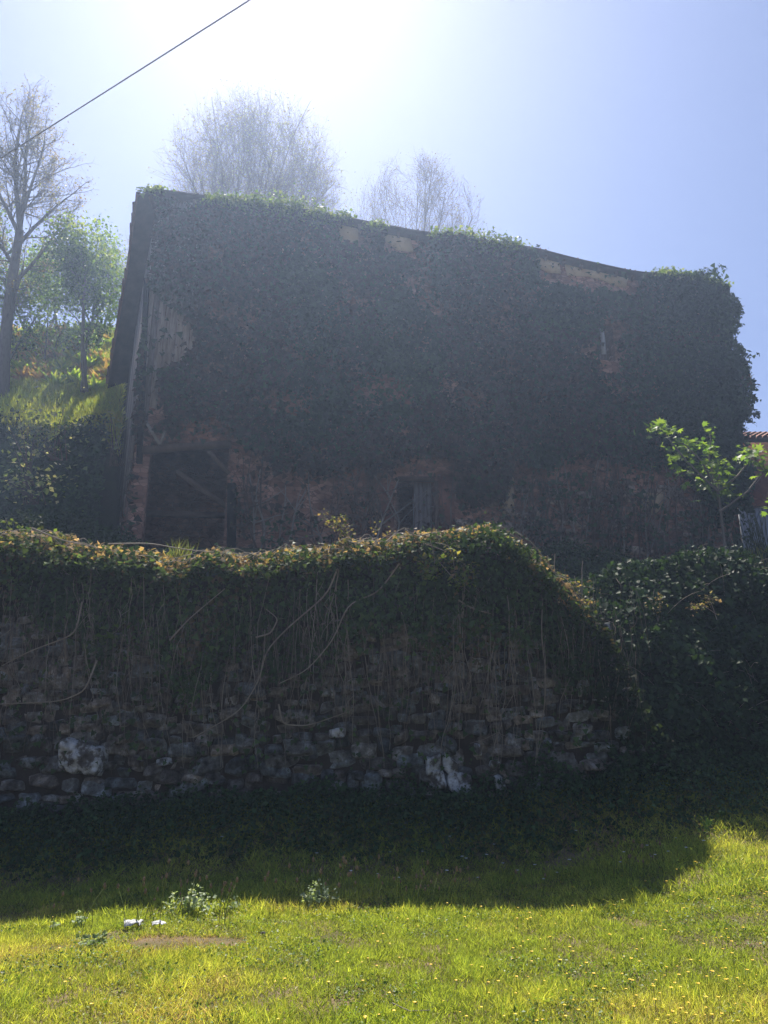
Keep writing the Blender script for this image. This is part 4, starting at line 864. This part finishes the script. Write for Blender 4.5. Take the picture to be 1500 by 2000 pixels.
# ---------------------------------------------------------------- cable
a = P(0, 308, 14.0); b = P(490, -2, 9.0); d = b-a; p0 = a-d*2.6; p1 = b+d*1.6; t = np.linspace(0, 1, 900)[:, None]
mid = p0+(p1-p0)*t; mid[:, 2] -= (.55*(t*(1-t)) - .0)[:, 0]*1.2; 
off = .55*1.2*np.interp(.5, [0, 1], [.2, .2]); mid[:, 2] += off
m2 = MB(); dn_ = norm(d); u_ = norm(np.cross(dn_, (0, 0, 1))); v_ = np.cross(u_, dn_)
for ph in (0, 2.09, 4.18):
    an = t*2*math.pi*110+ph; m2.tube(mid+.0065*(np.cos(an)*u_+np.sin(an)*v_), .007, 5)
tag(m2.build('overhead_cable', M_cable), 'twisted overhead power cable crossing the sky at upper left', 'cable')

# ---------------------------------------------------------------- flowers, seed heads, litter in the meadow
def copyo(o, loc, rz, s): c = o.copy(); C.objects.link(c); c.location = loc; c.rotation_euler = (0, 0, rz); c.scale = (s, s, s); return c
M_yel = noise_mat('yellow_petal', [(.65, .40, .02), (.75, .52, .04)], 30, .5, .1, 30); M_whi = noise_mat('white_petal', [(.7, .7, .66), (.8, .8, .78)], 30, .6, .1, 30)
M_gst = noise_mat('green_stalk', [(.10, .14, .03), (.16, .18, .05)], 20, .7, .1, 30); M_hd = noise_mat('seed_head', [(.14, .10, .06), (.28, .20, .12)], 60, .9, .6, 90)
def flower(name, m, h, r, np_=5, tilt=.5):
    V = []; Fc = []; mi = []
    a = np.arange(3)*2.094; 
    for z_, rr in ((0, .0018), (h, .0014)): V += [(rr*math.cos(x), rr*math.sin(x), z_) for x in a]
    Fc4 = [(i, (i+1) % 3, (i+1) % 3+3, i+3) for i in range(3)]; F4 = list(Fc4); F3 = []
    for k in range(np_):
        an = k*2*math.pi/np_; c, s = math.cos(an), math.sin(an); n0 = len(V)
        for rad, wd, dz in ((.15, .2, 0), (.7, .55, .35*tilt), (1, .25, .55*tilt)):
            for sg_ in (-1, 1): V.append((r*(rad*c-sg_*wd*s), r*(rad*s+sg_*wd*c), h+r*dz))
        F4 += [(n0, n0+1, n0+3, n0+2), (n0+2, n0+3, n0+5, n0+4)]
    return mesh_np(name, V, [np.array(F4)], [M_gst, m], mi=[0]*3+[1]*(2*np_))
bc = flower('buttercup', M_yel, .09, .009); tag(bc, 'small yellow buttercup in the sunlit meadow grass', 'flower', 'buttercups in the meadow')
spots = []
while len(spots) < 280:
    px_ = rng.uniform(0, 1500)**1.0; py_ = rng.uniform(1660, 1990)
    if rng.random() > (.12 if px_ < 700 else .55 if px_ < 1000 else 1)*(1 if py_ > 1650+120*(1500-px_)/1500 else .15): continue
    Y_ = 7.0
    for _ in range(5):
        d_ = P(px_, py_, 1.0); X_ = d_[0]*Y_; Y_ = (EYE-float(meadow_z(np.array(X_), np.array(Y_)))-.08)/(EYE-d_[2])
    spots.append((d_[0]*Y_, Y_))
for i, (x, y) in enumerate(spots):
    z = float(meadow_z(np.array(x), np.array(y)))+rng.uniform(-.04, .02)
    if i == 0: bc.location = (x, y, z)
    else: copyo(bc, (x, y, z), rng.uniform(0, 6), rng.uniform(.65, 1.35))
ds = flower('daisy', M_whi, .10, .017, 9, .5); tag(ds, 'small white daisy in the shaded grass', 'flower', 'daisies in the shade')
for i in range(110):
    px_ = rng.uniform(760, 1400) if i % 4 else rng.uniform(0, 1300); py_ = rng.uniform(1590, 1720-max(0, px_-1100)*.25); Y_ = 9.0
    for _ in range(5):
        d_ = P(px_, py_, 1.0); X_ = d_[0]*Y_; Y_ = (EYE-float(meadow_z(np.array(X_), np.array(Y_)))-.08)/(EYE-d_[2])
    z = float(meadow_z(np.array(X_), np.array(Y_)))
    if i == 0: ds.location = (X_, Y_, z)
    else: copyo(ds, (X_, Y_, z), rng.uniform(0, 6), rng.uniform(.8, 1.3))
def plantain(h):
    mb = MB(); t = np.linspace(0, 1, 6); le = rng.normal(0, .05, 2); mb.tube(np.stack([le[0]*t**2, le[1]*t**2, h*t], -1), np.full(6, .003), 3); k1 = sum(len(v) for v in mb.P.values())
    tp = np.array((le[0], le[1], h)); mb.tube([tp, tp+(0, 0, .006), tp+(0, 0, .022), tp+(0, 0, .036)], [.004, .011, .010, .003], 6); k2 = sum(len(v) for v in mb.P.values())
    return mesh_np('plantain', np.concatenate(mb.V), [np.array(mb.P[4])], [M_gst, M_hd], mi=[0]*k1+[1]*(k2-k1))
pls = [plantain(h) for h in (.24, .31, .19, .28)]; 
for o in pls: tag(o, 'ribwort plantain seed head on a thin stalk at the edge of the shade', 'plant', 'plantain seed heads')
for i in range(120):
    px_ = rng.choice([rng.uniform(30, 1300), rng.uniform(260, 450), rng.uniform(500, 900), rng.uniform(1150, 1300)], p=[.3, .2, .35, .15]); py_ = np.interp(px_, [0, 350, 700, 900, 1240, 1500], [1818, 1785, 1762, 1764, 1712, 1650])+rng.uniform(-10, 26); Y_ = 8.
    for _ in range(5):
        d_ = P(px_, py_, 1.0); X_ = d_[0]*Y_; Y_ = (EYE-float(meadow_z(np.array(X_), np.array(Y_))))/(EYE-d_[2])
    z = float(meadow_z(np.array(X_), np.array(Y_)))
    if i < 4: pls[i].location = (X_, Y_, z); pls[i].scale = (1.1,)*3
    else: copyo(pls[i % 4], (X_, Y_, z), rng.uniform(0, 6), rng.uniform(.7, 1.35))
def ground(px_, py_):
    Y_ = 7.
    for _ in range(6):
        d_ = P(px_, py_, 1.0); X_ = d_[0]*Y_; Y_ = (EYE-float(meadow_z(np.array(X_), np.array(Y_))))/(EYE-d_[2])
    return np.array((X_, Y_, float(meadow_z(np.array(X_), np.array(Y_)))))
def weed(label, px_, py_, w_, h_, n, cols, name='nettle', size=.05):
    c = ground(px_, py_); t = thing(name, label, 'weed'); mb = MB(); q = []
    for k in range(max(4, n//14)):
        b0 = c+(rng.normal(0, w_*.5), rng.normal(0, w_*.25), 0); e = b0+(rng.normal(0, .03), rng.normal(0, .03), h_*rng.uniform(.5, 1.1)); mb.tube([b0, (b0+e)/2+rng.normal(0, .008, 3), e], [.003, .0025, .0015], 3)
        for j in range(14): q.append(b0+(e-b0)*rng.uniform(.25, 1)+rng.normal(0, .02, 3))
    mb.build('stem', M_gst, t); q = np.array(q); leaves('foliage', q, np.tile((0, -.3, 1.), (len(q), 1)), size, M_leaf, t, pal(len(q), cols, [1]*len(cols)), LEAF, down=.2)
SV = [(.34, .42, .28), (.46, .52, .38), (.26, .34, .20)]
weed('wide pale grey green nettle clump at the shade edge left of centre', 390, 1785, .34, .19, 320, SV, size=.035)
weed('smaller pale grey green nettle clump at the shade edge near the centre', 618, 1772, .2, .19, 200, SV, size=.035)
weed('tiny pale weed at the shade edge far left', 150, 1812, .12, .1, 80, SV, size=.03)
weed('grey green low weed left of the white paper scraps', 185, 1850, .2, .09, 130, [(.2, .27, .15), (.3, .36, .22)], size=.03)
def scrap(name, label, px_, py_, w_, m):
    c = ground(px_, py_)+(0, 0, .035); n = 9; g_ = np.linspace(-.5, .5, n); U, W = np.meshgrid(g_, g_); p_ = np.stack([U*3, W*3, 0*U+px_], -1); V = np.stack([c[0]+U*w_*(1+.4*W), c[1]+W*w_*.55+.15*w_*np.sin(U*7), c[2]+w_*.75*(fbm(p_, 1.6, 3)-.3)], -1).reshape(-1, 3)
    i = np.arange(n-1)[:, None]*n+np.arange(n-1)[None]; o = mesh_np(name, V, [np.stack([i, i+1, i+n+1, i+n], -1).reshape(-1, 4)], m); md = o.modifiers.new('thickness', 'SOLIDIFY'); md.thickness = .002; return tag(o, label, 'litter')
M_paper = noise_mat('white_paper', [(.40, .40, .41), (.62, .62, .63)], 20, .7, .3, 30)
scrap('paper_scrap', 'crumpled white paper scrap in the sunlit grass, left of the pair', 258, 1816, .15, M_paper)
scrap('paper_scrap', 'crumpled white paper scrap in the sunlit grass, right of the pair', 308, 1816, .11, M_paper)
scrap('paper_scrap', 'small white scrap lying in the shaded grass at right', 1218, 1588, .12, M_paper)
scrap('stone_chip', 'small pale chip beside the bare brown patch of ground', 513, 1832, .04, M_lime)
m2 = MB(); c = ground(800, 1990); m2.tube([c+(-.1, .1, .05), c+(0, 0, .04), c+(.12, -.05, .06)], [.004, .004, .002], 4); tag(m2.build('dry_stalk', M_stem), 'thin dry stalk lying in the grass at the bottom edge', 'stalk')

# ---------------------------------------------------------------- haze added for the veil of sun glare
m, nt, out = mat('haze'); pv = nt.nodes.new('ShaderNodeVolumePrincipled'); pv.inputs['Density'].default_value = HAZE
pv.inputs['Color'].default_value = (.52, .68, 1, 1); pv.inputs['Anisotropy'].default_value = HAZE_G; nt.links.new(pv.outputs[0], out.inputs['Volume'])
m2 = MB(); m2.box((-280, -280, -6), (280, 320, 52)); hz = m2.build('haze', m); tag(hz, kind='stuff', label='thin haze added for the veil of glare towards the sun', cat='haze')
print('objects', len(bpy.data.objects), 'polys', sum(len(m.polygons) for m in bpy.data.meshes))
